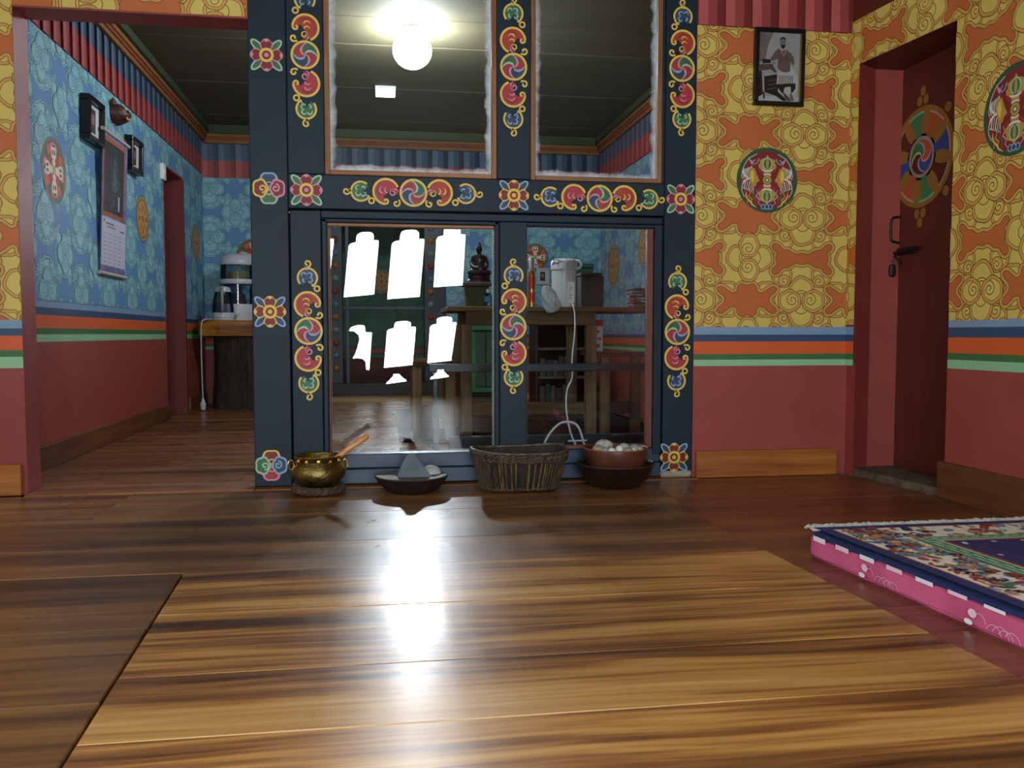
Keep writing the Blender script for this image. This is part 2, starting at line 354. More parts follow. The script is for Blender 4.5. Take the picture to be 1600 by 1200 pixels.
# ---- medallions
def medallion_garuda(P, cx, cy, R):
    P.push(cx, cy, 0, R, R); z = 100
    P.disc(0, 0, 1, paint_rim, z, 44); P.disc(0, 0, 0.885, DR, z + 1, 44)
    for sg in (-1, 1):
        P.push(0, 0, 0, sg, 1)
        # wing feathers
        for k in range(6):
            a = 2.55 - 0.0 - k * 0.10
            x0 = 0.50 + 0.055 * k
            P.stroke([(x0, 0.42 - k * 0.02), (x0 + 0.06, 0.28 - k * 0.03), (x0 + 0.03, 0.12 - k * 0.02)], 0.030, LGN if k % 2 else WH, z + 3)
            P.stroke([(0.42 + 0.07 * k, -0.06 + 0.01 * k), (0.46 + 0.072 * k, -0.25), (0.44 + 0.062 * k, -0.42 + 0.03 * k)], 0.030, LGN if k % 2 else WH, z + 3)
        P.stroke([(0.78, 0.38), (0.80, 0.24), (0.70, 0.10), (0.55, 0.03)], 0.07, WH, z + 4, taper=True)
        P.stroke([(0.52, 0.02), (0.66, 0.02), (0.76, -0.06), (0.81, -0.16)], 0.07, WH, z + 4, taper=True)
        P.stroke([(0.81, -0.16), (0.83, -0.32), (0.74, -0.52)], 0.03, LGN, z + 4)
        P.stroke([(0.34, 0.80), (0.45, 0.74), (0.60, 0.66), (0.72, 0.50), (0.78, 0.38)], 0.03, LGN, z + 4)
        P.poly([(0.55, 0.62), (0.62, 0.70), (0.56, 0.52), (0.50, 0.45), (0.46, 0.55)], PK, z + 3)
        P.stroke([(0.28, 0.66), (0.34, 0.52), (0.44, 0.47), (0.47, 0.56), (0.40, 0.62)], 0.03, LBL, z + 4)
        P.poly([(0.42, 0.36), (0.55, 0.36), (0.60, 0.18), (0.56, 0.0), (0.50, -0.22), (0.38, -0.20), (0.34, -0.08), (0.24, -0.03), (0.32, 0.12)], GOLD, z + 5)
        P.poly([(0.46, 0.30), (0.54, 0.26), (0.56, 0.06), (0.46, -0.10), (0.42, 0.10)], YW, z + 6)
        # flames
        for k, mm in enumerate((PK, GN, GOLD, ORN)):
            x = 0.26 + 0.12 * k
            P.stroke([(x + 0.10, -0.28 - 0.02 * k), (x + 0.04, -0.40), (x + 0.10, -0.50), (x - 0.02, -0.60), (x + 0.02, -0.70), (x - 0.08 + 0.02 * k, -0.80 + 0.02 * k)], 0.05, mm, z + 3 + k, taper=True)
        P.stroke([(0.70, -0.40), (0.66, -0.55), (0.52, -0.68), (0.48, -0.76), (0.34, -0.84)], 0.06, YW, z + 8, taper=True)
        P.stroke([(0.68, -0.42), (0.63, -0.55), (0.50, -0.67)], 0.03, ORN, z + 9, taper=True)
        P.stroke([(0.16, 0.20), (0.24, 0.28), (0.20, 0.38), (0.30, 0.44)], 0.06, RD, z + 3, taper=True)
        P.stroke([(0.14, -0.18), (0.26, -0.30), (0.22, -0.38), (0.32, -0.42)], 0.06, RD, z + 3, taper=True)
        P.pop()
    # vajra
    for sg in (-1, 1):
        P.push(0, 0, 0, 1, sg)
        P.poly([(-0.28, 0.36), (-0.30, 0.46), (-0.24, 0.52), (-0.27, 0.60), (-0.14, 0.66), (-0.06, 0.68), (0, 0.78), (0.06, 0.68), (0.14, 0.66), (0.27, 0.60), (0.24, 0.52), (0.30, 0.46), (0.28, 0.36), (0.16, 0.30), (-0.16, 0.30)], GOLD, z + 10)
        P.disc(0, 0.50, 0.16, LGN, z + 11, 20, 0.19); P.disc(0, 0.50, 0.125, GN, z + 12, 20, 0.155); P.disc(0, 0.50, 0.045, GOLD, z + 13, 14, 0.17)
        P.rect(-0.12, 0.12, 0.17, 0.34, GOLD, z + 11)
        P.ring(0, 0.36, 0.19, 0.05, WH, z + 14, PI * 1.15, PI * 1.85, 10, ry=0.08); P.ring(0, 0.11, 0.13, 0.045, WH, z + 14, PI * 0.15, PI * 0.85, 10, ry=0.07)
        P.pop()
    P.disc(0, 0, 0.14, GOLD, z + 15, 22); P.disc(0, 0, 0.075, GN, z + 16, 18); P.disc(0, 0, 0.04, WH, z + 17, 12)
    for dx in (-0.14, 0, 0.14): P.disc(dx * 0.8, -0.82, 0.085, LBL, z + 14 + (dx == 0) * 2, 16, 0.085); P.disc(dx * 0.8, -0.82, 0.055, NV, z + 15 + (dx == 0) * 2, 14, 0.06)
    P.pop()
paint_rim = paintmat('medallion_rim_green', '#2f5236')
def medallion_cross(P, cx, cy, R, mode=0):
    P.push(cx, cy, 0, R, R); z = 100
    P.disc(0, 0, 1, paintmat('medallion_rim_grey', '#5d7468'), z, 40)
    if mode == 0:
        P.disc(0, 0, 0.88, RD2, z + 1, 36)
        for k in range(16):
            a = 2 * PI * k / 16 + 0.2
            P.disc(0.68 * math.cos(a), 0.68 * math.sin(a), 0.15, (LBL, ORN, GN, PK)[k % 4], z + 2 + k % 2, 12)
        A, B, C_ = paintmat('bone_white', '#e6e0c4'), paintmat('bone_gold', '#b9a070'), DR
        for k in range(4):
            P.push(0, 0, k * PI / 2, 1, 1)
            P.disc(0.52, 0, 0.24, A, z + 5, 20, 0.21); P.disc(0.53, 0.08, 0.09, C_, z + 6, 12, 0.055); P.disc(0.53, -0.08, 0.09, C_, z + 6, 12, 0.055)
            P.stroke([(0.1, 0), (0.3, 0)], 0.18, A, z + 5); P.stroke([(0.22, -0.14), (0.22, 0.14)], 0.08, A, z + 7)
            P.poly([(0.7, -0.1), (0.86, 0), (0.7, 0.1)], B, z + 5)
            P.pop()
        P.disc(0, 0, 0.14, B, z + 8, 16)
    else:
        P.disc(0, 0, 0.92, paintmat('coin_gold', '#c09a4c'), z + 1, 36)
        P.ring(0, 0, 0.80, 0.10, paintmat('coin_brown', '#9a5a34'), z + 2, n=28)
        for k in range(8):
            a = 2 * PI * k / 8
            P.push(0, 0, a, 1, 1); P.disc(0.46, 0, 0.20, paintmat('coin_ochre', '#a8763a') if k % 2 else paintmat('coin_red', '#a4522f'), z + 3, 12, 0.09); P.spiral(0.62, 0.14, 0.11, 0.02, 0, 1.2, 0.03, paintmat('coin_brown', '#9a5a34'), z + 4, n=12); P.pop()
        P.disc(0, 0, 0.16, paintmat('coin_red', '#a4522f'), z + 5, 16)
    P.pop()
def wheel(P, cx, cy, R):
    P.push(cx, cy, 0, R, R); z = 4
    BR = paintmat('wheel_ochre', '#94682c'); BL = paintmat('wheel_blue', '#2d4a8c'); GR = paintmat('wheel_green', '#3b7a4c'); OR = paintmat('wheel_orange', '#b0522a'); DK = paintmat('wheel_maroon', '#5a2018'); HL = paintmat('wheel_highlight', '#b8917a')
    P.disc(0, 0, 1, BR, z, 48)
    cols = [OR, GR, DK, BL, OR, GR, DK, BL]
    for k in range(8):
        a0 = 2 * PI * k / 8 + 0.62; a1 = a0 + 2 * PI / 8
        seg = [(0.88 * math.cos(a0 + (a1 - a0) * t / 8), 0.88 * math.sin(a0 + (a1 - a0) * t / 8)) for t in range(9)]
        P.poly([(0.3 * math.cos(a1), 0.3 * math.sin(a1)), (0.3 * math.cos(a0), 0.3 * math.sin(a0))] + seg, cols[k], z + 1, star=(0.55 * math.cos((a0 + a1) / 2), 0.55 * math.sin((a0 + a1) / 2)))
        P.stroke(seg[1:-1], 0.045, HL if k % 4 != 1 else paintmat('wheel_mint', '#6db090'), z + 2)
        P.push(0, 0, a0, 1, 1); P.disc(0.66, 0, 0.28, BR, z + 3, 20, 0.135); P.disc(0.40, 0, 0.06, BLACK, z + 3, 10, 0.10); P.pop()
    P.disc(0, 0, 0.41, paintmat('wheel_hub_grey', '#8d8a80'), z + 5, 32); P.disc(0, 0, 0.34, BL, z + 6, 28)
    swirl(P, 0, 0, 0.34, [GR, DK, BL, OR], [paintmat('wheel_lilac', '#a79ab8'), paintmat('wheel_lemon', '#c2b860'), paintmat('wheel_lilac', '#a79ab8'), PK], z + 7, 0.045)
    for k in range(8):
        a = k * PI / 4 + PI / 2
        if k % 2 == 0:
            for (dr, da) in ((1.12, 0.09), (1.12, -0.09), (1.30, 0.0)):
                P.disc(dr * math.cos(a + da), dr * math.sin(a + da), 0.085, BR, z, 14, 0.10)
        else: P.disc(1.12 * math.cos(a), 1.12 * math.sin(a), 0.10, BR, z, 14)
    P.pop()
def swirl(P, x, y, R, fills, arms, z, w, tw=2.0):
    n = len(fills)
    for k in range(n):
        a = 2 * PI * k / n
        c = [(x + R * t * math.cos(a + tw * t), y + R * t * math.sin(a + tw * t)) for t in [i / 8 for i in range(9)]]
        d = [(x + R * t * math.cos(a + 2 * PI / n + tw * t), y + R * t * math.sin(a + 2 * PI / n + tw * t)) for t in [i / 8 for i in range(9)]]
        for i in range(8): P.piece([P.t(q) for q in (c[i], c[i + 1], d[i + 1], d[i])], fills[k], z)
        arc = [(x + R * math.cos(a + tw + 2 * PI / n * i / 6), y + R * math.sin(a + tw + 2 * PI / n * i / 6)) for i in range(7)]
        P.poly([(x + R * 0.9 * math.cos(a + tw * .9 + 0.3), y + R * 0.9 * math.sin(a + tw * .9 + 0.3))] + arc, fills[k], z, star=arc[3])
    for k in range(n):
        a = 2 * PI * k / n
        P.stroke([(x + R * t * math.cos(a + tw * t), y + R * t * math.sin(a + tw * t)) for t in [i / 10 for i in range(11)]], w, arms[k], z + 1, taper=True)
# ---- scroll and flower ornaments of the frame
def scroll(P, cx, cy, rot=0, mir=1, swap=False):
    """chain of curled rings 0.55 long, modelled on a 400 x 1200 grid"""
    s = 0.00051; P.push(cx, cy, rot, s * mir, s); P.push(-205, 610, 0, 1, -1); z = 2
    top, bot = ((LGN, GN), (LBL, NV)) if swap else ((LBL, NV), (LGN, GN))
    P.spiral(202, 100, 30, 8, PI / 2 + 0.4, -1.1, 13, YW, z + 8, n=18); P.stroke([(188, 122), (196, 138), (200, 148)], 13, YW, z + 8)
    P.spiral(202, 1118, 30, 8, -PI / 2 - 0.4, 1.1, 13, YW, z + 8, n=18); P.stroke([(188, 1096), (205, 1084)], 13, YW, z + 8)
    for (y0, (pale, dark), up) in ((208, top, 1), (1010, bot, -1)):
        P.disc(202, y0, 66, dark, z, 26); P.poly([(202, y0 + 10 * up), (150, y0 + 80 * up), (252, y0 + 80 * up), (275, y0 + 45 * up)] if 1 else [], FRAME, z + 1)
        if up > 0: P.ring(202, y0, 72, 15, YW, z + 6, PI * 0.78, PI * 2.35, 28)
        else: P.ring(202, y0, 72, 15, YW, z + 6, -PI * 0.35, PI * 1.22, 28)
        P.push(202, y0, 0, 1, up)
        for (x, y, r, a, t) in ((-22, -22, 24, 2.6, 0.62), (18, -16, 26, 3.6, 0.66), (16, 22, 26, 4.6, 0.8), (-22, 14, 20, 1.2, 0.5)):
            P.spiral(x, y, r, 8, a, t, 12, pale, z + 3, n=14, taper=True)
        P.stroke([(20, 20), (30, 44), (44, 66)], 11, pale, z + 3, taper=True)
        P.pop()
    for y0, dy in ((290, 1), (930, -1)): P.ring(272, y0, 20, 13, YW, z + 7, n=16)
    for (y0, fill, sw, up) in ((412, RD2, YW, 1), (820, RD, PK, -1)):
        P.push(200, y0, 0, 1, up)
        P.disc(0, 0, 88, fill, z, 32)
        P.poly([(14, 6), (40, -22), (62, 4), (110, 4), (110, 96), (30, 100), (10, 60), (-8, 30)], FRAME, z + 1)
        P.ring(0, 0, 95, 17, YW, z + 6, PI * 0.62, PI * 1.98, 34)
        P.spiral(72, -2, 22, 9, -0.1, 0.75, 14, YW, z + 6, n=12)
        for (x, y, r, a, t) in ((-2, -22, 36, 3.4, 0.45), (-2, 16, 34, 3.5, 0.42), (8, 52, 26, 3.2, 1.1)):
            P.spiral(x, y, r, 10, a, t, 11, sw, z + 4, n=16, taper=True)
        P.spiral(-4, -4, 70, 50, 3.9, 0.3, 9, DR, z + 3, n=12, taper=True)
        P.stroke([(-18, 52), (-20, 76), (0, 96)], 12, LBL if up > 0 else sw, z + 4, taper=True)
        P.spiral(88, 78, 26, 9, 1.9, -0.9, 14, YW, z + 7, n=14); P.stroke([(60, 98), (80, 104)], 14, YW, z + 7)
        P.pop()
    P.disc(205, 612, 90, NV, z, 30)
    swirl(P, 205, 612, 90, [RD2, NV, RD, GN], [PK, LBL, PK, LGN], z + 1, 17, tw=-1.7)
    P.ring(205, 612, 98, 17, YW, z + 9, n=36)
    P.pop(); P.pop()
def flower(P, cx, cy, R, leaf, edge):
    """four scalloped red petals between four pointed leaves"""
    LD, LP = leaf; P.push(cx, cy, 0, R, R); z = 1
    for k in range(4):
        P.push(0, 0, k * PI / 2 + PI / 4, 1, 1); P.disc(0.78, 0, 0.50, LP, z, 20, 0.25); P.disc(0.78, 0, 0.38, LD, z + 1, 18, 0.15); P.pop()
        P.push(0, 0, k * PI / 2, 1, 1)
        for r0, mm, q in ((1, edge, 2), (0.80, DR, 3)):
            w_ = 0.42 * (1 if q == 2 else 0.78)
            P.poly([(0.2, -0.26 * w_ * 2), (0.62, -w_), (0.74, -w_ * 0.95), (0.80, -w_ * 0.62), (0.9 * (r0 * 0.12 + 0.88), -w_ * 0.5), (r0 * 0.98, -w_ * 0.18), (r0 * 0.98, w_ * 0.18), (0.9 * (r0 * 0.12 + 0.88), w_ * 0.5), (0.80, w_ * 0.62), (0.74, w_ * 0.95), (0.62, w_), (0.2, 0.26 * w_ * 2)], mm, z + q, star=(0.5, 0))
        P.pop()
    P.disc(0, 0, 0.43, YW, z + 5, 26); P.disc(0, 0, 0.27, DR, z + 6, 22); P.disc(0, 0, 0.14, PK if edge is PK else YW, z + 7, 16)
    P.pop()
def cloudflower(P, cx, cy, R, cols):
    P.push(cx, cy, 0, R, R); z = 1
    for q, (a, (pale, dark)) in enumerate(zip((PI / 2, 3 * PI / 2, PI, 0), cols)):
        P.push(0, 0, a, 1, 1); zz = z + q * 5 * (1)
        for k, mm, e in ((0, pale, 0), (1, dark, 0.11)):
            pts = []
            for i in range(28):
                t = 2 * PI * i / 28; r = (0.46 + 0.06 * abs(math.sin(2.5 * t))) - e
                pts.append((0.52 + r * math.cos(t) * 0.95, r * math.sin(t) * 1.18))
            P.poly(pts, mm, zz + k, star=(0.52, 0))
        if q > 1: P.spiral(0.40, 0.02, 0.26, 0.05, 1.5, 1.2 * (1 if q == 2 else -1), 0.10, pale, zz + 2, n=16)
        else: P.ring(0.10, 0, 0.28, 0.08, pale, zz + 2, -1.3, 1.3, 12)
        P.pop()
    P.pop()

# ------------------------------------------------------------------ floor
YP = 3.44                      # front face of the partition and of the yellow wall beside it
W_OLD = wood('floor_old', ('#4a3020', '#6e4a2e', '#8d6238', '#a87c4c'), 0.30, 'X', 1.0, (0.25, 0.42, 0.58, 0.78), spec=0.35)
W_NEW = wood('floor_light', ('#472a16', '#86562c', '#b58242', '#d0a462'), 0.29, 'X', 1.0, (0.32, 0.45, 0.55, 0.72), rr=0.06, bump=0.12)
W_RED = wood('floor_red', ('#55301d', '#703f27', '#84502f', '#97623c'), 0.28, 'X', 1.0)
W_BACK = wood('floor_back', ('#45291a', '#6a4429', '#895b38', '#a3764a'), 0.26, 'X', 1.2)
SUB = mat('subfloor_dark', '#120b07', 0.9)
floor = root('floor', kind='structure')
box('subfloor', -2.5, 2.3, -1.35, 7.9, -0.06, -0.022, SUB, floor)
def plank(q, m, z=0.0, e=0.0025):
    cx = sum(p[0] for p in q) / 4; cy = sum(p[1] for p in q) / 4
    ins = [(p[0] - e * (1 if p[0] > cx else -1), p[1] - e * (1 if p[1] > cy else -1)) for p in q]
    g = 0.0008; out = [(p[0] - g * (1 if p[0] > cx else -1), p[1] - g * (1 if p[1] > cy else -1)) for p in q]
    v = [(x, y, -0.02) for x, y in out] + [(x, y, z - 0.003) for x, y in out] + [(x, y, z) for x, y in ins]
    f = [(0, 3, 2, 1)] + [(i, (i + 1) % 4, 4 + (i + 1) % 4, 4 + i) for i in range(4)] + [(4 + i, 4 + (i + 1) % 4, 8 + (i + 1) % 4, 8 + i) for i in range(4)] + [(8, 9, 10, 11)]
    return mk('plank', v, f, m, floor)
sL = lambda y: -0.498 + (2.244 - y) * 0.051
sR = lambda y: 1.058 + (2.13 - y) * 0.055
def row(ya, yb, xa, xb, m, z=0.0, tilt=0.0):
    fa = xa if callable(xa) else (lambda y, c=xa: c); fb = xb if callable(xb) else (lambda y, c=xb: c)
    return plank([(fa(ya), ya), (fb(ya), ya), (fb(yb), yb), (fa(yb), yb)], m, z)
rnd = random.Random(3)
for (a, b, cuts, ms) in ((2.94, 3.40, (-2.4, -0.93, 1.06, 2.04), (W_OLD, W_OLD, W_RED)), (2.53, 2.94, (-2.4, -1.6, 1.04, 2.04), (W_OLD, W_OLD, W_RED)), (2.243, 2.53, (-2.4, -1.9, 1.04, 2.04), (W_OLD, W_OLD, W_RED))):
    for k in range(3): row(a, b, cuts[k], cuts[k + 1], ms[k], rnd.uniform(-0.0012, 0.0))
for a, b in ((1.83, 2.243), (1.46, 1.83), (1.05, 1.46), (0.65, 1.05), (0.2, 0.65), (-0.3, 0.2), (-0.8, -0.3), (-1.3, -0.8)): row(a, b, -2.4, sL, W_OLD, rnd.uniform(-0.001, 0))
for a, b in ((1.905, 2.243), (1.56, 1.905), (1.31, 1.56), (0.97, 1.31), (0.6, 0.97), (0.2, 0.6), (-0.3, 0.2), (-0.8, -0.3), (-1.3, -0.8)): row(a, b, lambda y: sL(y) + 0.004, sR, W_NEW, rnd.uniform(0.0, 0.001))
for a, b in ((2.03, 2.243), (1.72, 2.03), (1.4, 1.72), (1.0, 1.4), (0.6, 1.0), (0.2, 0.6), (-0.3, 0.2), (-0.8, -0.3), (-1.3, -0.8)): row(a, b, lambda y: sR(y) + 0.001, 2.04, W_RED, rnd.uniform(-0.001, 0))
THR = wood('threshold_wood', ('#5a3018', '#7a4826', '#9a6238', '#b07a4c'), 0.45, 'X', 1.6, knots=False)
row(3.40, 3.60, -1.31, -0.485, THR, 0.004)
row(3.40, 3.60, -0.485, 1.30, THR, 0.002)
row(3.40, 3.46, 1.30, 1.96, W_RED, -0.001)
y = 3.60; k = 0
while y < 7.75:
    wd = 0.24 + 0.05 * math.sin(k * 2.3); y2 = min(7.76, y + wd); c = -0.4 + 1.6 * math.sin(k * 1.9) * 0.6
    row(y, y2, -1.80, c, W_BACK, rnd.uniform(-0.001, 0)); row(y, y2, c, 2.05, W_BACK, rnd.uniform(-0.001, 0)); y = y2; k += 1

# ------------------------------------------------------------------ walls
E_F = (0.652, 0.625, 0.598, 0.545, 0.520, 0.478); E_F2 = (0.630, 0.602, 0.573, 0.521, 0.497, 0.471)
E_B = (0.752, 0.724, 0.690, 0.631, 0.603, 0.569)
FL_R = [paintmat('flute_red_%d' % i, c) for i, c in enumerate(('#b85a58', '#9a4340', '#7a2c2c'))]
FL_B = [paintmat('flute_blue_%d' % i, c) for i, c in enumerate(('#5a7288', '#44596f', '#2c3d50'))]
def flutes(name, org, u, n, L, z0, z1, mats, pitch, parent, rev=False):
    """pleated frieze moulding: each pleat rises from the wall to a sharp fold"""
    org = Vector(org); u = Vector(u); n = Vector(n); v = []; f = []; ix = []; cnt = int(round(L / pitch)); p = L / cnt
    for i in range(cnt):
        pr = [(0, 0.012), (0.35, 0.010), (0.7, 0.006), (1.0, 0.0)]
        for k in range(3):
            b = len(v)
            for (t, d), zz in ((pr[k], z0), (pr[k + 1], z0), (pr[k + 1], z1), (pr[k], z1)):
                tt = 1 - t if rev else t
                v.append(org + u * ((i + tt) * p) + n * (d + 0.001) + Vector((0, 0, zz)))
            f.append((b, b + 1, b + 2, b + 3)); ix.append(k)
        b = len(v)
        tt = 1.0 if rev else 0.0
        for d, zz in ((0, z0), (0.013, z0), (0.013, z1), (0, z1)): v.append(org + u * ((i + tt) * p) + n * d + Vector((0, 0, zz)))
        f.append((b, b + 1, b + 2, b + 3)); ix.append(2)
        b = len(v)   # closing faces under the pleat
        t0, t1 = (1, 0) if rev else (0, 1)
        for t, d in ((t0, 0), (t0, 0.013), (t1, 0.001)): v.append(org + u * ((i + t) * p) + n * d + Vector((0, 0, z0)))
        f.append((b, b + 1, b + 2)); ix.append(2)
    return mk(name, v, f, mats, parent, ix)
ZT = 2.36
# front wall, right of the partition
wf = root('wall_front_right', (1.285, YP, 0), kind='structure')
def P0(o, *a): return tuple(Vector(a) - Vector(o.location))
def wbox(name, parent, x0, x1, y0, y1, z0, z1, m, bev=0.0, label=None):
    l = parent.location; return box(name, x0 - l.x, x1 - l.x, y0 - l.y, y1 - l.y, z0 - l.z, z1 - l.z, m, parent, bev, label)
def painted(parent, org, u, v, n, clips=None): return Paint(Vector(org) - parent.location, u, v, n, clips)
wbox('plaster', wf, 1.285, 2.20, YP, YP + 0.13, 0, ZT, RED)
P = painted(wf, (0, YP, 0), (1, 0, 0), (0, 0, 1), (0, -1, 0), [(1.286, 1.965, 0.630, 1.855)])
clouds(P, 1.286, 1.965, 0.63, 1.86, 1.757, 1.09, ORG, YM, 1.0, kx=1.08); P.build('painted_clouds', wf)
P = painted(wf, (0, YP, 0), (1, 0, 0), (0, 0, 1), (0, -1, 0)); stripes(P, 1.286, 1.965, E_F2); P.build('painted_stripes', wf)
P = painted(wf, (0, YP, 0), (1, 0, 0), (0, 0, 1), (0, -1, 0)); medallion_garuda(P, 1.595, 1.239, 0.134); P.build('painted_medallion', wf, 'round green-rimmed painted medallion with a double thunderbolt and wings')
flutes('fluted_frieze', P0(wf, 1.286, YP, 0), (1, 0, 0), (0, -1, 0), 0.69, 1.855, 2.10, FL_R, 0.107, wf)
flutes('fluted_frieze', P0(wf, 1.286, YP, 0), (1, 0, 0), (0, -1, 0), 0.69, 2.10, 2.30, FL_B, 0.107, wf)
# front wall, left pier and header over the passage
wl = root('wall_front_left', (-1.31, YP, 0), kind='structure')
wbox('plaster', wl, -2.45, -1.31, YP, YP + 0.13, 0, ZT, JAMB)
P = painted(wl, (0, YP, 0), (1, 0, 0), (0, 0, 1), (0, -1, 0), [(-2.4, -1.311, 0.652, 1.855)])
clouds(P, -1.85, -1.311, 0.65, 1.86, -1.50, 0.96, ORG, YM, 1.0); P.build('painted_clouds', wl)
P = painted(wl, (0, YP, 0), (1, 0, 0), (0, 0, 1), (0, -1, 0)); stripes(P, -2.4, -1.311, E_F); P.build('painted_stripes', wl)
wh = root('wall_front_header', (-0.9, YP, 1.785), kind='structure')
wbox('plaster', wh, -1.31, -0.485, YP, YP + 0.13, 1.785, ZT, JAMB)
P = painted(wh, (0, YP, 0), (1, 0, 0), (0, 0, 1), (0, -1, 0), [(-1.311, -0.486, 1.792, 2.0)])
clouds(P, -1.31, -0.486, 1.79, 2.0, -1.28, 1.98, ORG, YM, 1.0); P.build('painted_clouds', wh)
bb = root('baseboard_front', (1.6, YP, 0), kind='structure')
wbox('board', bb, 1.297, 1.925, YP - 0.022, YP, 0, 0.113, BASEW, 0.003)
bb = root('baseboard_front_left', (-1.6, YP, 0), kind='structure')
wbox('board', bb, -2.40, -1.325, YP - 0.022, YP, 0, 0.117, BASEW, 0.003)
# right wall with the doorway
wr = root('wall_right', (2.0, 2.87, 0), kind='structure')
XR = 2.04; Y0D, Y1D = 2.872, 3.385
wbox('plaster', wr, XR, XR + 0.35, -1.35, Y0D, 0, ZT, RED)
wbox('plaster', wr, XR - 0.0, XR + 0.35, Y0D, YP, 1.73, ZT, RED)
l = wr.location
mk('plaster', [(x - l.x, y - l.y, z - l.z) for z in (0, ZT) for x, y in ((1.968, YP + 0.02), (1.978, Y1D), (2.24, Y1D + 0.15), (2.30, YP + 0.16))], [(0, 1, 2, 3), (4, 5, 6, 7), (0, 1, 5, 4), (1, 2, 6, 5), (2, 3, 7, 6), (3, 0, 4, 7)], JAMB, wr)
mk('plaster', [(x - l.x, y - l.y, z - l.z) for z in (1.715, ZT) for x, y in ((1.962, YP + 0.01), (XR + 0.001, Y0D), (2.24, Y0D), (2.24, YP + 0.1))], [(0, 1, 2, 3), (4, 5, 6, 7), (0, 1, 5, 4), (1, 2, 6, 5), (2, 3, 7, 6), (3, 0, 4, 7)], DOORRED, wr)
P = painted(wr, (XR, 0, 0), (0, 1, 0), (0, 0, 1), (-1, 0, 0), [(1.2, Y0D - 0.002, 0.648, 1.90)])
clouds(P, 1.5, Y0D, 0.648, 1.90, 2.70, 1.10, ORG, YM, 1.0, kx=1.0); P.build('painted_clouds', wr)
ux = Vector((XR - 1.962, Y0D - (YP + 0.01), 0)); Lh = ux.length; ux.normalize(); nn = Vector((ux.y, -ux.x, 0)); nn = nn if nn.x < 0 else -nn
P = painted(wr, (1.962, YP + 0.01, 0), ux, (0, 0, 1), nn, [(0.0, Lh, 1.716, 1.90), (0.0, 0.064, 0.64, 1.716)])
clouds(P, 0, Lh, 0.63, 1.95, 0.2, 1.62, ORG, YM, 1.0, kx=1.0); P.build('painted_clouds', wr)
P = painted(wr, (1.962, YP + 0.01, 0), ux, (0, 0, 1), nn); stripes(P, 0, 0.064, E_F2); P.build('painted_stripes', wr)
P = painted(wr, (XR, 0, 0), (0, 1, 0), (0, 0, 1), (-1, 0, 0)); stripes(P, 1.2, Y0D - 0.002, (0.652, 0.628, 0.592, 0.536, 0.512, 0.480)); P.build('painted_stripes', wr)
P = painted(wr, (XR, 0, 0), (0, -1, 0), (0, 0, 1), (-1, 0, 0)); medallion_garuda(P, -2.565, 1.327, 0.148); P.build('painted_medallion', wr, 'round green-rimmed painted medallion cut off by the photo edge')
flutes('fluted_frieze', P0(wr, XR, YP, 0), (0, -1, 0), (-1, 0, 0), 3.0, 1.90, 2.12, FL_R, 0.107, wr)
bb = root('baseboard_right', (2.0, 2.4, 0), kind='structure')
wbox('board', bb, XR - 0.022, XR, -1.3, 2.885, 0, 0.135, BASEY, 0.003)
# door leaf with painted wheel, deep in the reveal
dr = root('door_1', (2.2, 3.13, 0.03), kind='structure')
wbox('leaf', dr, 2.2, 2.24, Y0D - 0.2, Y1D + 0.145, 0.03, 1.80, DOORRED, 0.002)
P = painted(dr, (2.2, 0, 0), (0, -1, 0), (0, 0, 1), (-1, 0, 0)); wheel(P, -3.298, 1.325, 0.205); P.build('painted_wheel', dr, 'painted dharma wheel with blue, green, orange and maroon fields')
IRON = mat('old_iron', '#2b2420', 0.5, metal=0.6, var=0.2, scale=30); STEEL = mat('padlock_steel', '#77716a', 0.35, metal=0.9)
l = dr.location; T = Matrix.Translation(-l)
m_ = MB().box(2.188, 2.2, 3.31, 3.47, 0.935, 0.965, IRON, 0.003, T).tube([(2.18, 3.28, 0.955), (2.18, 3.455, 0.945)], 0.007, IRON, 8, T).tube([(2.18, 3.41, 0.955), (2.165, 3.41, 0.93), (2.18, 3.39, 0.90)], 0.005, IRON, 6, T); m_.build('bolt', dr, True)
m_ = MB().tube([(2.17, 3.45 + 0.018 * math.cos(a), 0.895 + 0.026 * math.sin(a)) for a in [i * PI / 8 for i in range(9)]], 0.004, STEEL, 8, T); m_.build('padlock_shackle', dr, True)
m_ = MB().box(2.155, 2.182, 3.423, 3.477, 0.845, 0.897, IRON, 0.006, T); m_.box(2.150, 2.16, 3.44, 3.46, 0.862, 0.882, STEEL, 0.003, T).build('padlock', dr)
m_ = MB().tube(bez([(2.2, 3.44, 1.10), (2.165, 3.44, 1.09), (2.16, 3.44, 1.04), (2.165, 3.44, 1.0), (2.2, 3.44, 0.99)]), 0.006, IRON, 8, T); m_.build('handle', dr, True)
SILLM = mat('stone_sill', '#6f604e', 0.8, second='#3a2d22', scale=14, bump=0.4)
ds = root('trim_door_sill', (2.0, 3.1, 0), kind='structure')
mk('sill', [(x - 2.0, y - 3.1, z) for z in (0, 0.030) for x, y in ((1.985, Y1D + 0.01), (2.035, Y0D + 0.01), (2.24, Y0D + 0.01), (2.24, Y1D + 0.1))], [(0, 1, 2, 3), (4, 5, 6, 7), (0, 1, 5, 4), (1, 2, 6, 5), (2, 3, 7, 6), (3, 0, 4, 7)], SILLM, ds)

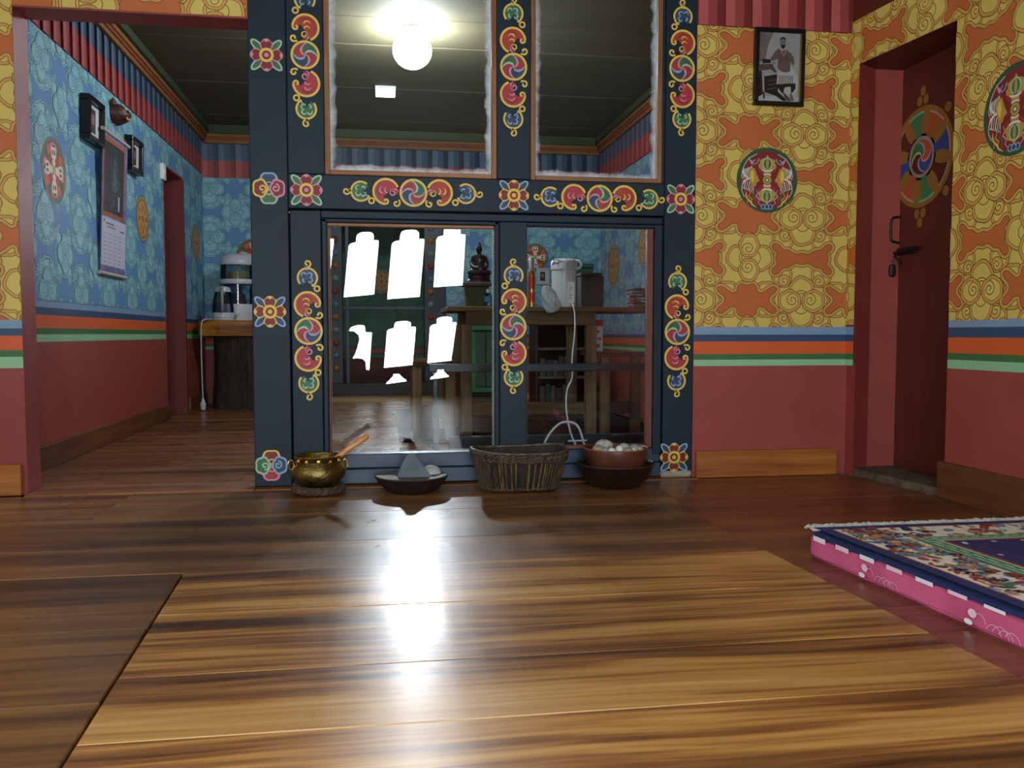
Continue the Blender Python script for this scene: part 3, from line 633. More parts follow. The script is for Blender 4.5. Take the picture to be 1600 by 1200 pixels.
# wall behind the photographer, pierced by rows of bottle-shaped windows
DARKW = mat('rear_wall_dark', '#6a4a30', 0.7)
wb = root('wall_rear', (0.15, -1.30, 0), kind='structure')
YV = 2 * YP + 1.30
def ray(x, y): return Fv + Rv * ((x - 800) / F_PX) - Uv * ((y - 600) / F_PX)
def onrear(x, y):    # where a pixel's mirror image lands on the rear wall
    d = ray(x, y); t = YV / d.y; return (d.x * t, 0.6 + d.z * t)
def onY(x, y, Y): d = ray(x, y); t = Y / d.y; return Vector((d.x * t, Y, 0.6 + d.z * t))
BOT = [(0, 0), (1, 0), (1, .82), (.985, .855), (.93, .862), (.82, .862), (.82, .93), (.79, .965), (.72, .99), (.6, 1), (.45, 1), (.32, .99), (.26, .965), (.235, .93), (.235, .85), (.08, .835), (.02, .81), (0, .78)]
FOOT = [(0, 0), (1, 0), (.97, .25), (.86, .38), (.84, .58), (.72, .68), (.70, 1), (.34, 1), (.32, .68), (.2, .58), (.16, .38), (.03, .25)]
def quadmap(q, pts):
    bl, br, tr, tl = q
    return [tuple((bl[k] * (1 - s) + br[k] * s) * (1 - t) + (tl[k] * (1 - s) + tr[k] * s) * t for k in (0, 1)) for s, t in pts]
holes = []
for q, shp in ((((464, 452), (512, 448), (523, 358), (474, 360)), BOT), (((536, 463.8), (584.5, 459.3), (593.5, 359), (545.5, 361)), BOT), (((605, 467), (657, 463), (666, 355.8), (614, 357)), BOT), (((678.6, 448), (724.8, 444.7), (730.5, 350), (684, 351.5)), BOT),
               (((599.8, 575.8), (645.5, 571), (652, 500.5), (606, 502)), BOT), (((668.5, 568.7), (706.7, 564), (717, 493.5), (674, 495)), BOT),
               (((603.3, 601.5), (636, 597), (634, 584), (605, 586)), FOOT), (((673, 594), (703, 590), (703, 577.5), (676, 579)), FOOT)):
    holes.append([onrear(*p) for p in quadmap(q, shp)])
holes.append([onrear(*p) for p in ((543.5, 517), (553, 518), (560, 524), (561, 532), (558, 542), (555, 551.5), (549.8, 561), (560.8, 560.4), (566.5, 562), (571, 567), (571.5, 578.5), (577, 579), (579, 550), (581, 519.5), (570.5, 518.5), (569.5, 509.5), (565, 507.3), (557, 507.5), (548, 511))])
XA, XB, ZA, ZB = -2.45, 2.39, 0.0, ZT
outer = [(XA, ZA), (XB, ZA), (XB, ZB), (XA, ZB)]
allp = [outer] + holes
flat = [p for lp in allp for p in lp]
tris = tessellate_polygon([[Vector((p[0], p[1], 0)) for p in lp] for lp in allp])
TH = 0.022; n0 = len(flat)
vs = [(p[0] - 0.15, 0.0, p[1]) for p in flat] + [(p[0] - 0.15, -TH, p[1]) for p in flat]
fs = [tuple(t) for t in tris] + [tuple(n0 + i for i in reversed(t)) for t in tris]
k = 0
for lp in allp:
    for i in range(len(lp)): j = (i + 1) % len(lp); fs.append((k + i, k + j, n0 + k + j, n0 + k + i))
    k += len(lp)
mk('pierced_board', vs, fs, DARKW, wb)
# left wall of the near room, with an opening added for the side fill light
wn = root('wall_left', (-2.4, 1, 0), kind='structure')
for (a, b, c, d) in ((-1.35, -0.15, 0, ZT), (1.15, YP, 0, ZT), (-0.15, 1.15, 0, 0.7), (-0.15, 1.15, 1.8, ZT)): wbox('plaster', wn, -2.52, -2.4, a, b, c, d, YEL)
cl = root('ceiling', (0, 1, ZT), kind='structure')
wbox('slab', cl, -2.52, 2.4, -1.35, YP + 0.13, ZT, ZT + 0.05, CEIL)

# ------------------------------------------------------------------ the blue room beyond
YB = 7.75; XL = -1.49; XRB = 2.0
bl = root('wall_blue_left', (XL, 5.5, 0), kind='structure')
DY0, DY1, DZ = 6.40, 7.00, 1.78
for (a, b, c, d) in ((YP + 0.13, DY0, 0, 2.45), (DY1, YB + 0.1, 0, 2.45), (DY0, DY1, DZ, 2.45)): wbox('plaster', bl, XL - 0.36, XL, a, b, c, d, RED)
P = painted(bl, (XL, 0, 0), (0, 1, 0), (0, 0, 1), (1, 0, 0), [(3.58, DY0 - 0.001, 0.752, 1.955), (DY1 + 0.001, YB, 0.752, 1.955), (DY0, DY1, DZ + 0.01, 1.955)])
clouds(P, 3.58, YB, 0.752, 1.955, 4.2, 1.15, BBG, BM, 1.0, kx=1.0); P.build('painted_clouds', bl)
P = painted(bl, (XL, 0, 0), (0, 1, 0), (0, 0, 1), (1, 0, 0)); stripes(P, 3.58, DY0, E_B); stripes(P, DY1, YB, E_B); P.build('painted_stripes', bl)
for (yy, zz, rr, mode, lab) in ((4.317, 1.356, 0.152, 0, 'painted medallion with crossed white thunderbolts'), (5.824, 1.33, 0.15, 1, 'ochre painted medallion beside the calendar'), (7.42, 1.345, 0.15, 1, 'ochre painted medallion beyond the doorway')):
    P = painted(bl, (XL, 0, 0), (0, 1, 0), (0, 0, 1), (1, 0, 0)); medallion_cross(P, yy, zz, rr, mode); P.build('painted_medallion', bl, lab)
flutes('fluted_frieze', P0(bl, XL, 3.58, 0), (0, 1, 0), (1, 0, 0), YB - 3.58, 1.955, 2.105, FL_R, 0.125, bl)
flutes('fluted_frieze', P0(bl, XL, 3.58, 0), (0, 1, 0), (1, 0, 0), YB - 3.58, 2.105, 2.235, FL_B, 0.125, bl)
wbox('jamb_board', bl, XL - 0.34, XL + 0.004, DY1 - 0.012, DY1 + 0.03, 0, DZ, mat('inner_jamb_red', '#6e2a26', 0.5)); wbox('jamb_board', bl, XL - 0.02, XL + 0.004, DY0 - 0.03, DY0 + 0.004, 0, DZ, MATS['inner_jamb_red'])
d3 = root('door_2', (XL - 0.34, 6.7, 0), kind='structure')
wbox('leaf', d3, XL - 0.36, XL - 0.33, DY0, DY1, 0.01, DZ, DOORRED)
bb = root('baseboard_blue_left', (XL, 5, 0), kind='structure')
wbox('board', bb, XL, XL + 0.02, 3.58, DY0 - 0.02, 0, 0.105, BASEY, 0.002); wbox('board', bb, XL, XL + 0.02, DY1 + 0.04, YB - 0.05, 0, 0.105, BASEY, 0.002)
# back wall, with a framed opening to the green room
bk = root('wall_back', (0, YB, 0), kind='structure')
OX0, OX1, OZ0, OZ1 = -0.45, 0.56, 0.17, 1.68
for (a, b, c, d) in ((XL - 0.4, OX0, 0, 2.45), (OX1, XRB + 0.2, 0, 2.45), (OX0, OX1, OZ1, 2.45), (OX0, OX1, 0, OZ0)): wbox('plaster', bk, a, b, YB, YB + 0.12, c, d, RED)
P = painted(bk, (0, YB, 0), (1, 0, 0), (0, 0, 1), (0, -1, 0), [(XL, OX0, 0.63, 1.93), (OX1, XRB, 0.63, 1.93), (OX0, OX1, OZ1, 1.93)])
clouds(P, XL, XRB, 0.63, 1.93, -1.02, 1.03, BBG, BM, 1.18, kx=0.78); P.build('painted_clouds', bk)
P = painted(bk, (0, YB, 0), (1, 0, 0), (0, 0, 1), (0, -1, 0)); stripes(P, XL, OX0, E_F2); stripes(P, OX1, XRB, E_F2); P.build('painted_stripes', bk)
P = painted(bk, (0, YB, 0), (1, 0, 0), (0, 0, 1), (0, -1, 0)); medallion_cross(P, *(onY(397, 400, YB).x, onY(397, 400, YB).z), 0.15, 0); P.build('painted_medallion', bk, 'painted medallion behind the water filter')
P = painted(bk, (0, YB, 0), (1, 0, 0), (0, 0, 1), (0, -1, 0)); medallion_cross(P, onY(836, 402, YB).x, onY(836, 402, YB).z, 0.125, 0); P.build('painted_medallion', bk, 'painted medallion above the white picture')
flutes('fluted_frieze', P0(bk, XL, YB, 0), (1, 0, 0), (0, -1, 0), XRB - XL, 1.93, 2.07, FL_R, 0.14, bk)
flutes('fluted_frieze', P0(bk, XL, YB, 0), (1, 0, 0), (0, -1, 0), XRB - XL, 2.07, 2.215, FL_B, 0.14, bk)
PALEW = wood('pale_wood', ('#8a6a40', '#a3824f', '#b8965f', '#c9a971'), 0.45, 'X', 1.5, knots=False)
bb = root('baseboard_back', (0, YB, 0), kind='structure')
wbox('board', bb, -0.55, XRB, YB - 0.03, YB, 0, 0.065, PALEW, 0.002); wbox('board', bb, XL + 0.02, -0.55, YB - 0.02, YB, 0, 0.105, BASEW, 0.002)
w2 = root('window_2', (0, YB, OZ0), kind='structure')
FD = mat('far_frame_blue', '#1e2c3c', 0.4)
wbox('post', w2, -0.44, -0.325, YB - 0.05, YB + 0.06, OZ0, 1.67, FD, 0.004); wbox('post', w2, 0.385, 0.575, YB - 0.05, YB + 0.06, OZ0, 1.67, FD, 0.004)
wbox('stile', w2, -0.30, -0.27, YB - 0.02, YB + 0.03, OZ0, 1.67, FRAME2, 0.002)
wbox('rail', w2, -0.325, 0.40, YB - 0.03, YB + 0.03, 0.815, 0.845, FRAME2, 0.003); wbox('sill', w2, -0.45, 0.58, YB - 0.06, YB + 0.06, 0.065, OZ0, mat('sill_slate', '#2b2f33', 0.5, var=0.2, scale=9), 0.004)
STUD = [mat('stud_' + n, h, 0.4) for n, h in (('ochre', '#a06a2c'), ('blue', '#5a7c90'), ('red', '#8c3c34'), ('green', '#6f8f82'))]
for (xx, ph) in ((-0.385, 0), (0.445, 2)):
    for k in range(12):
        zz = 0.30 + k * 0.112; m_ = MB(); X = Matrix.Translation(Vector((xx, YB - 0.05, zz)) - w2.location) @ Matrix.Rotation(PI / 2, 4, 'X')
        m_.lathe([(0.030, 0), (0.026, 0.010), (0.012, 0.018), (0.0, 0.021)], STUD[(k + ph) % 4], 12, X); m_.build('stud', w2, True)
# green room
gr = root('wall_green', (0, 9.0, 0), kind='structure')
wbox('plaster', gr, -1.6, 2.2, 9.0, 9.1, -0.1, 2.45, mat('green_room_dado', '#5a2620', 0.6)); wbox('plaster', gr, -1.7, -1.6, YB + 0.12, 9.1, -0.1, 2.45, GBG); wbox('plaster', gr, 2.2, 2.3, YB + 0.12, 9.1, -0.1, 2.45, GBG)
P = painted(gr, (0, 9.0, 0), (1, 0, 0), (0, 0, 1), (0, -1, 0), [(-1.0, 1.5, 0.475, 2.1)])
clouds(P, -0.8, 0.9, 0.47, 2.0, 0.3, 1.0, GBG, GM, 1.3); P.build('painted_clouds', gr)
P = painted(gr, (0, 9.0, 0), (1, 0, 0), (0, 0, 1), (0, -1, 0)); c0 = onY(596, 440, 9.0); medallion_cross(P, c0.x, c0.z, 0.125, 1)
for a, b, mm in ((0.475, 0.445, NV), (0.445, 0.405, paintmat('far_orange', '#9a4526')), (0.405, 0.385, NV), (0.385, 0.36, GN)): P.rect(-1, 1.5, b, a, mm, 3)
P.build('painted_stripes', gr)
fg = root('floor_green_room', (0, 8.4, 0), kind='structure'); wbox('boards', fg, -1.7, 2.3, YB + 0.12, 9.1, -0.03, 0.0, W_BACK)
# right wall of the blue room
br = root('wall_blue_right', (XRB, 5.5, 0), kind='structure')
wbox('plaster', br, XRB, XRB + 0.1, YP + 0.13, YB + 0.1, 0, 2.45, RED)
P = painted(br, (XRB, 0, 0), (0, 1, 0), (0, 0, 1), (-1, 0, 0), [(5.0, YB, 0.63, 1.95)])
clouds(P, 5.0, YB, 0.63, 1.95, 6.6, 1.12, BBG, BM, 1.0); P.build('painted_clouds', br)
P = painted(br, (XRB, 0, 0), (0, 1, 0), (0, 0, 1), (-1, 0, 0)); stripes(P, 5.0, YB, E_F2); P.build('painted_stripes', br)
for yy, zz, rr in ((7.30, 1.19, 0.19), (6.42, 1.265, 0.16)):
    P = painted(br, (XRB, 0, 0), (0, 1, 0), (0, 0, 1), (-1, 0, 0)); medallion_cross(P, yy, zz, rr, 1); P.build('painted_medallion', br)
flutes('fluted_frieze', P0(br, XRB, YB, 0), (0, -1, 0), (-1, 0, 0), 4.0, 1.955, 2.105, FL_R, 0.125, br)
flutes('fluted_frieze', P0(br, XRB, YB, 0), (0, -1, 0), (-1, 0, 0), 4.0, 2.105, 2.235, FL_B, 0.125, br)
# cornice and boarded ceiling
TRW = mat('cornice_ochre', '#8a5f30', 0.6, var=0.1); TRG = mat('cornice_green', '#3c4a30', 0.6, var=0.1); TRD = mat('cornice_orange', '#8a4526', 0.6)
co = root('trim_cornice', (0, 5.5, 2.2), kind='structure')
for (zz0, zz1, d, mm) in ((2.235, 2.262, 0.035, TRW), (2.262, 2.285, 0.045, TRD), (2.285, 2.31, 0.055, TRW), (2.31, 2.36, 0.08, TRG)):
    wbox('moulding', co, XL, XL + d, YP + 0.13, YB, zz0, zz1, mm); wbox('moulding', co, XRB - d, XRB, YP + 0.13, YB, zz0, zz1, mm)
    wbox('moulding', co, XL + d, XRB - d, YB - d, YB, zz0 - 0.02, zz1 - (0.02 if zz1 < 2.35 else 0), mm)
cb = root('ceiling_blue_room', (0, 5.5, 2.36), kind='structure')
wbox('backing', cb, XL - 0.4, XRB + 0.2, YP + 0.13, 9.1, 2.372, 2.42, SUB)
for k in range(9):
    a = YP + 0.13 + k * 0.47; b = min(a + 0.464, YB)
    wbox('ceiling_board', cb, XL - 0.02, XRB + 0.02, a, b, 2.36 + 0.002 * (k % 2), 2.374, CEIL, 0.002)

# ------------------------------------------------------------------ glazed partition
pt = root('window_1', (0.4, YP, 0), kind='structure')
def fr(name, x0, x1, z0, z1, y0=0.0, y1=0.09, m=FRAME, bev=0.003): return wbox(name, pt, x0, x1, YP + y0, YP + y1, z0, z1, m, bev)
fr('post', -0.487, -0.346, 0.008, 2.34); fr('post', 1.156, 1.286, 0.03, 2.34)
fr('rail', -0.345, 1.155, 1.083, 1.214); fr('post', -0.345, -0.207, 1.215, 2.34); fr('mullion', 0.462, 0.598, 1.215, 2.34)
fr('stile', 1.143, 1.155, 1.215, 2.34, 0.004)
fr('stile', -0.342, -0.225, 0.012, 1.078, 0.012, 0.085); fr('stile', -0.2235, -0.204, 0.125, 1.05, 0.02, 0.085)
fr('rail', -0.224, 1.152, 1.05, 1.078, 0.012, 0.085); fr('rail', -0.224, 1.152, 1.035, 1.049, 0.02, 0.085)
fr('mullion', 0.475, 0.586, 0.125, 1.049, 0.012, 0.085); fr('stile', 0.456, 0.474, 0.125, 1.049, 0.02, 0.085)
fr('stile', 1.118, 1.152, 0.1, 1.049, 0.012, 0.085)
fr('rail', -0.2235, 1.152, 0.068, 0.124, 0.02, 0.085, FRAME2); fr('rail', -0.2235, 1.152, 0.008, 0.066, 0.008, 0.085, FRAME2)
BEADX = wood('bead_wood_x', ('#6f4326', '#8a5a34', '#9a6a40', '#a87a4e'), 0.5, 'X', 3, knots=False)
BEADR = mat('bead_reddish', '#6b3a2c', 0.5, var=0.15, scale=10)
def bead(x0, x1, z0, z1, m): return fr('glazing_bead', x0, x1, z0, z1, 0.004, 0.03, m, 0.002)
for (x0, x1) in ((-0.2065, 0.4615), (0.5985, 1.1425)):
    bead(x0, x0 + 0.020, 1.216, 2.33, BEADW); bead(x1 - 0.020, x1, 1.216, 2.33, BEADW); bead(x0 + 0.021, x1 - 0.021, 1.216, 1.234, BEADX)
fr('glazing_bead', -0.203, 0.455, 1.022, 1.034, 0.028, 0.05, BEADX); fr('glazing_bead', -0.203, -0.194, 0.126, 1.02, 0.028, 0.05, BEADR)
fr('glazing_bead', 1.090, 1.117, 0.126, 1.034, 0.022, 0.05, BEADR); fr('glazing_bead', 0.587, 1.089, 0.125, 0.142, 0.028, 0.05, BEADR)
# glass with a mirror-like sheen and dried paint and dust round the edges
def glass(name, x0, x1, z0, z1, y, dirt):
    m = bpy.data.materials.new('pane_glass_%s' % name); m.use_nodes = True; nt = m.node_tree; n = nt.nodes; L = nt.links
    for q in list(n): n.remove(q)
    out = n.new('ShaderNodeOutputMaterial'); tr = n.new('ShaderNodeBsdfTransparent'); gl = n.new('ShaderNodeBsdfGlossy'); gl.inputs['Roughness'].default_value = 0.0
    tr.inputs[0].default_value = (0.95, 0.98, 0.97, 1)
    f = n.new('ShaderNodeFresnel'); f.inputs[0].default_value = 1.5; mx = n.new('ShaderNodeMixShader')
    fm = n.new('ShaderNodeMath'); fm.operation = 'MULTIPLY'; fm.inputs[1].default_value = 1.0; L.new(f.outputs[0], fm.inputs[0])
    L.new(fm.outputs[0], mx.inputs[0]); L.new(tr.outputs[0], mx.inputs[1]); L.new(gl.outputs[0], mx.inputs[2])
    tc = n.new('ShaderNodeTexCoord'); se = n.new('ShaderNodeSeparateXYZ'); L.new(tc.outputs['Object'], se.inputs[0])
    hx = (x1 - x0) / 2; hz = (z1 - z0) / 2
    def ab(o, h):
        a = n.new('ShaderNodeMath'); a.operation = 'ABSOLUTE'; L.new(o, a.inputs[0]); b_ = n.new('ShaderNodeMath'); b_.operation = 'SUBTRACT'; b_.inputs[0].default_value = h; L.new(a.outputs[0], b_.inputs[1]); return b_.outputs[0]
    mn = n.new('ShaderNodeMath'); mn.operation = 'MINIMUM'; L.new(ab(se.outputs[0], hx), mn.inputs[0]); L.new(ab(se.outputs[2], hz), mn.inputs[1])
    nz = n.new('ShaderNodeTexNoise'); nz.inputs['Scale'].default_value = 14; nz.inputs['Detail'].default_value = 7; nz.inputs['Roughness'].default_value = 0.7; L.new(tc.outputs['Object'], nz.inputs[0])
    ma = n.new('ShaderNodeMath'); ma.operation = 'MULTIPLY_ADD'; ma.inputs[1].default_value = 0.06 if dirt > 0.3 else 0.012; L.new(nz.outputs[0], ma.inputs[0]); L.new(mn.outputs[0], ma.inputs[2])
    mr = n.new('ShaderNodeMapRange'); mr.inputs[1].default_value = 0.030 if dirt > 0.3 else 0.006; mr.inputs[2].default_value = 0.058 if dirt > 0.3 else 0.016; mr.inputs[3].default_value = dirt; mr.inputs[4].default_value = 0.0
    L.new(ma.outputs[0], mr.inputs[0])
    df = n.new('ShaderNodeBsdfDiffuse'); df.inputs[0].default_value = (0.75, 0.80, 0.83, 1); m2 = n.new('ShaderNodeMixShader')
    L.new(mr.outputs[0], m2.inputs[0]); L.new(mx.outputs[0], m2.inputs[1]); L.new(df.outputs[0], m2.inputs[2]); L.new(m2.outputs[0], out.inputs[0])
    hy = 0.0015; l = pt.location
    o = MB().box(-hx, hx, -hy, hy, -hz, hz, m).build('glass_pane', pt); o.location = Vector(((x0 + x1) / 2, YP + y, (z0 + z1) / 2)) - l; return o
glass('a', -0.19, 0.446, 1.232, 2.32, 0.035, 0.75); glass('b', 0.615, 1.127, 1.232, 2.32, 0.035, 0.6)
glass('c', -0.20, 0.456, 0.126, 1.032, 0.055, 0.25); glass('d', 0.587, 1.105, 0.126, 1.036, 0.055, 0.15)
PO = lambda yy: painted(pt, (0, YP + yy, 0), (1, 0, 0), (0, 0, 1), (0, -1, 0))
def orn(name, fn, yy=0.0):
    P = PO(yy); fn(P); P.build(name, pt)
orn('painted_scroll', lambda P: scroll(P, -0.277, 0.613), 0.012); orn('painted_scroll', lambda P: scroll(P, 0.529, 0.630, 0, -1), 0.012)
orn('painted_scroll', lambda P: scroll(P, 1.2145, 0.610, 0, 1, True))
orn('painted_scroll', lambda P: scroll(P, -0.275, 1.663, 0, -1)); orn('painted_scroll', lambda P: scroll(P, 0.529, 1.655, 0, 1, True)); orn('painted_scroll', lambda P: scroll(P, 1.222, 1.680, 0, -1))
orn('painted_scroll', lambda P: scroll(P, 0.133, 1.152, -PI / 2)); orn('painted_scroll', lambda P: scroll(P, 0.882, 1.148, -PI / 2, 1, True))
LG = (GN, LGN); LN = (NV, LBL)
for (x, z, leaf, edge) in ((-0.418, 1.655, LG, PK), (-0.277, 1.153, LG, PK), (-0.420, 0.686, LN, YW), (0.530, 1.152, LN, YW), (1.223, 1.153, LG, PK), (1.206, 0.087, LN, YW)):
    orn('painted_flower', lambda P: flower(P, x, z, 0.062, leaf, edge))
orn('painted_flower', lambda P: cloudflower(P, -0.417, 1.156, 0.062, ((LBL, NV), (LGN, GN), (YW, DR), (PK, DR)))); orn('painted_flower', lambda P: cloudflower(P, -0.424, 0.090, 0.062, ((YW, DR), (PK, RD), (LGN, GN), (LBL, NV))))
wbox('plaster_crumb', pt, 1.15, 1.285, YP + 0.002, YP + 0.06, 0.002, 0.03, mat('crumbled_plaster', '#a8a294', 0.9, var=0.3, scale=40, bump=0.6), 0.006)

# ------------------------------------------------------------------ lamps on the blue room ceiling, and an added hidden spot
lp = root('ceiling_lamp', (0.195, 5.12, 2.36), label='bright round globe lamp on the boarded ceiling, seen through the upper left pane', cat='lamp')
WPL = mat('white_plastic', '#dfe2e4', 0.35)
MB().lathe([(0.055, 0), (0.060, -0.004), (0.060, -0.022), (0.050, -0.026), (0.0, -0.026)], WPL, 40).build('housing', lp, True)
MB().lathe([(0.112 * math.sin(PI * k / 14), -0.125 - 0.105 * math.cos(PI * k / 14)) for k in range(15)], emit('lamp_glow', '#f2f7ff', 140), 36).build('diffuser', lp, True, 'glowing white globe')
lp2 = root('ceiling_light_panel', (0.05, 6.42, 2.36), label='small rectangular light panel on the boarded ceiling, below the round lamp in the photo', cat='lamp')
box('housing', -0.075, 0.075, -0.12, 0.12, -0.018, 0, WPL, lp2, 0.004); box('diffuser', -0.068, 0.068, -0.11, 0.11, -0.022, -0.0185, emit('panel_glow', '#e6f2ff', 8), lp2, 0.001)

sl = root('added_spot', (0.285, 7.70, 1.80), label='added spot light on the far wall, hidden behind the rail, for the floor streak', cat='lamp')  # added light, hidden by the partition rail, that makes the bright floor streak
SPX = Matrix.Rotation(PI / 2 + 0.30, 4, 'X') @ Matrix.Rotation(0.0, 4, 'Y')
MB().lathe([(0.05, -0.03), (0.085, 0.0), (0.088, 0.24), (0.084, 0.24), (0.080, 0.02), (0.0, 0.015)], BLACK, 28, SPX).build('housing', sl, True)
MB().lathe([(0.0, 0.022), (0.078, 0.022)], emit('added_spot_glow', '#f0f5ff', 1500), 28, SPX).build('added_spot_face', sl)
box('bracket', -0.02, 0.02, -0.01, 0.045, -0.05, 0.0, BLACK, sl, 0.002)

# ------------------------------------------------------------------ things along the foot of the partition
BRASS = mat('engraved_brass', '#9c8850', 0.46, metal=1.0, second='#5c4e2c', scale=22, bump=0.35, bscale=70)
BRASS2 = mat('polished_brass', '#d2b057', 0.25, metal=1.0, var=0.15, scale=10)
pot = root('brass_pot', (-0.236, 3.318, 0.03), label='squat engraved brass pot with a wooden stick in it, standing on a cloth ring', cat='pot')
MB().lathe([(0.0, 0.0), (0.052, 0.001), (0.078, 0.012), (0.096, 0.032), (0.101, 0.050), (0.096, 0.070), (0.082, 0.086), (0.079, 0.092), (0.086, 0.108), (0.088, 0.112), (0.084, 0.112), (0.077, 0.098), (0.074, 0.09), (0.088, 0.068), (0.090, 0.05), (0.07, 0.016), (0.0, 0.010)], BRASS, 48).build('body', pot, True)
m_ = MB(); m_.tube([(0.0868 * math.cos(a), 0.0868 * math.sin(a), 0.112) for a in [2 * PI * i / 40 for i in range(41)]], 0.0025, BRASS2, 6).build('rim', pot, True)
for a in (-2.6, -2.05, -1.5, -0.95, -0.4):
    X = Matrix.Rotation(a, 4, 'Z') @ Matrix.Translation((0.083, 0, 0.096)) @ Matrix.Rotation(PI / 2, 4, 'Y')
    MB().lathe([(0.0095, 0), (0.008, 0.004), (0.004, 0.005), (0.003, 0.009), (0, 0.010)], BRASS2, 10, X, wob=lambda t, z: 1 + 0.15 * math.cos(5 * t)).build('boss', pot, True)
for a in (PI + 0.25, -0.25):
    c = Vector((0.093 * math.cos(a), 0.093 * math.sin(a), 0.082))
    MB().tube([c + Vector((0.010 * math.cos(a) * (1 + math.cos(t)), 0.010 * math.sin(a) * (1 + math.cos(t)), 0.018 * math.sin(t))) for t in [2 * PI * i / 16 for i in range(17)]], 0.003, BRASS2, 6).build('handle', pot, True)
STK = wood('stick_wood', ('#a8703a', '#bf854a', '#cf9659', '#d9a56b'), 0.45, 'X', 5, knots=False)
sk = root('wooden_stick', (-0.236, 3.318, 0.03), label='pale wooden stick leaning out of the brass pot to the right', cat='stick')
MB().tube([(-0.05, 0.0, 0.020), (0.075, -0.01, 0.108), (0.12, -0.012, 0.142), (0.182, -0.015, 0.183), (0.188, -0.015, 0.187)], lambda t: 0.0085 + 0.003 * math.sin(t * 2.6) - (0.004 if t > 0.95 else 0), STK, 12).build('shaft', sk, True)
rg = root('cloth_ring', (-0.236, 3.318, 0), label='braided brown cloth ring under the brass pot', cat='ring')
CLR = mat('braided_cloth', '#5c4438', 0.9, second='#33241d', scale=60, bump=0.5, stretch=(1, 1, 2))
for k in range(3):
    MB().tube([((0.082 + 0.010 * math.cos(7 * a + k * 2 * PI / 3)) * math.cos(a), (0.082 + 0.010 * math.cos(7 * a + k * 2 * PI / 3)) * math.sin(a), 0.0165 + 0.006 * math.sin(7 * a + k * 2 * PI / 3)) for a in [2 * PI * i / 90 for i in range(91)]], 0.0105, CLR, 8, caps=False).build('strand', rg, True)

BOWLD = mat('blackened_wood', '#2a211d', 0.45, second='#15100e', scale=9, bump=0.25)
tr_ = root('wooden_dish', (0.112, 3.288, 0), label='shallow blackened wooden dish holding a grey triangular stone and a white stone', cat='dish')
MB().lathe([(0.0, 0.0), (0.075, 0.0), (0.098, 0.010), (0.128, 0.042), (0.139, 0.060), (0.137, 0.063), (0.131, 0.061), (0.110, 0.034), (0.07, 0.012), (0.0, 0.010)], BOWLD, 44, sy=0.96, wob=lambda a, z: 1 + 0.012 * math.sin(3 * a)).build('body', tr_, True)
MB().lathe([(0.1335, 0.0595), (0.138, 0.0635), (0.1345, 0.0655), (0.1315, 0.0625)], mat('dish_rim', '#57483f', 0.6, var=0.3, scale=30), 44, sy=0.96, wob=lambda a, z: 1 + 0.012 * math.sin(3 * a)).build('rim', tr_, True)
def rock(name, loc, rx, ry, rz, m, seed, rot=(0, 0, 0), rough=0.08, **kw):
    bm = bmesh.new(); bmesh.ops.create_icosphere(bm, subdivisions=3, radius=1); r = random.Random(seed)
    ph = [(r.uniform(-1, 1), r.uniform(-1, 1), r.uniform(-1, 1), r.uniform(0, 6)) for _ in range(4)]
    from mathutils import Euler
    R = Euler(rot).to_matrix().to_4x4()
    for v in bm.verts:
        d = 1 + rough * sum(math.sin(2.2 * (v.co.x * p[0] + v.co.y * p[1] + v.co.z * p[2]) * 1.6 + p[3]) for p in ph) / 2
        v.co = Vector((v.co.x * rx * d, v.co.y * ry * d, v.co.z * rz * d))
    o = MB().bm(bm, m, R).build(name, None, True); o.location = loc; return tag(o, **kw)
GST = mat('grey_stone', '#71808a', 0.75, second='#4c5a64', scale=8, bump=0.25)
bm = bmesh.new()
v = [bm.verts.new(p) for p in [(-0.088, -0.034, 0), (0.090, -0.036, 0.004), (-0.004, -0.028, 0.136), (-0.026, -0.024, 0.134), (-0.096, 0.020, 0.0), (0.080, 0.024, 0), (-0.012, 0.018, 0.132), (-0.036, 0.018, 0.118)]]
for f in ((0, 1, 2, 3), (5, 4, 7, 6), (0, 3, 7, 4), (1, 5, 6, 2), (3, 2, 6, 7), (0, 4, 5, 1)): bm.faces.new([v[i] for i in f])
bmesh.ops.recalc_face_normals(bm, faces=bm.faces); bmesh.ops.bevel(bm, geom=bm.edges[:], offset=0.006, segments=2, affect='EDGES')
o = MB().bm(bm, GST).build('stone'); o.location = (0.125, 3.278, 0.019); tag(o, 'grey triangular stone standing upright in the shallow black dish', 'stone')
WST = mat('white_pebble', '#c9cdc4', 0.55, second='#a9ada4', scale=12, bump=0.1)
rock('stone', (0.188, 3.325, 0.058), 0.042, 0.030, 0.036, WST, 5, label='smooth white egg-shaped stone behind the grey triangular one', cat='stone')

# basket
bk_ = root('woven_basket', (0.524, 3.272, 0), label='dark old woven bamboo basket with a wavy rim on the floor before the partition', cat='basket')
def sup(a, hx, hy, e=0.62): c, s_ = math.cos(a), math.sin(a); return (hx * abs(c) ** e * (1 if c > 0 else -1), hy * abs(s_) ** e * (1 if s_ > 0 else -1))
BSK = mat('basket_dark', '#2e251d', 0.75, second='#171210', scale=40, bump=0.5); BSL = mat('basket_stave', '#5b4c39', 0.6, second='#241b14', scale=30, bump=0.3, stretch=(3, 3, 0.4)); BSG = mat('basket_stave_gold', '#7f6540', 0.6, second='#33261a', scale=30, stretch=(3, 3, 0.4))
def bpt(a, t, off=0.0):
    hx = 0.140 + 0.040 * t ** 0.8 + off; hy = 0.082 + 0.040 * t ** 0.8 + off; x, y = sup(a, hx, hy)
    return Vector((x, y, 0.004 + 0.150 * t + (0.006 * math.sin(2 * a + 1) * t)))
N = 72; vs = []; fs = []
for j in range(9):
    for i in range(N): vs.append(bpt(2 * PI * i / N, j / 8, -0.005 if j > 0 else -0.012))
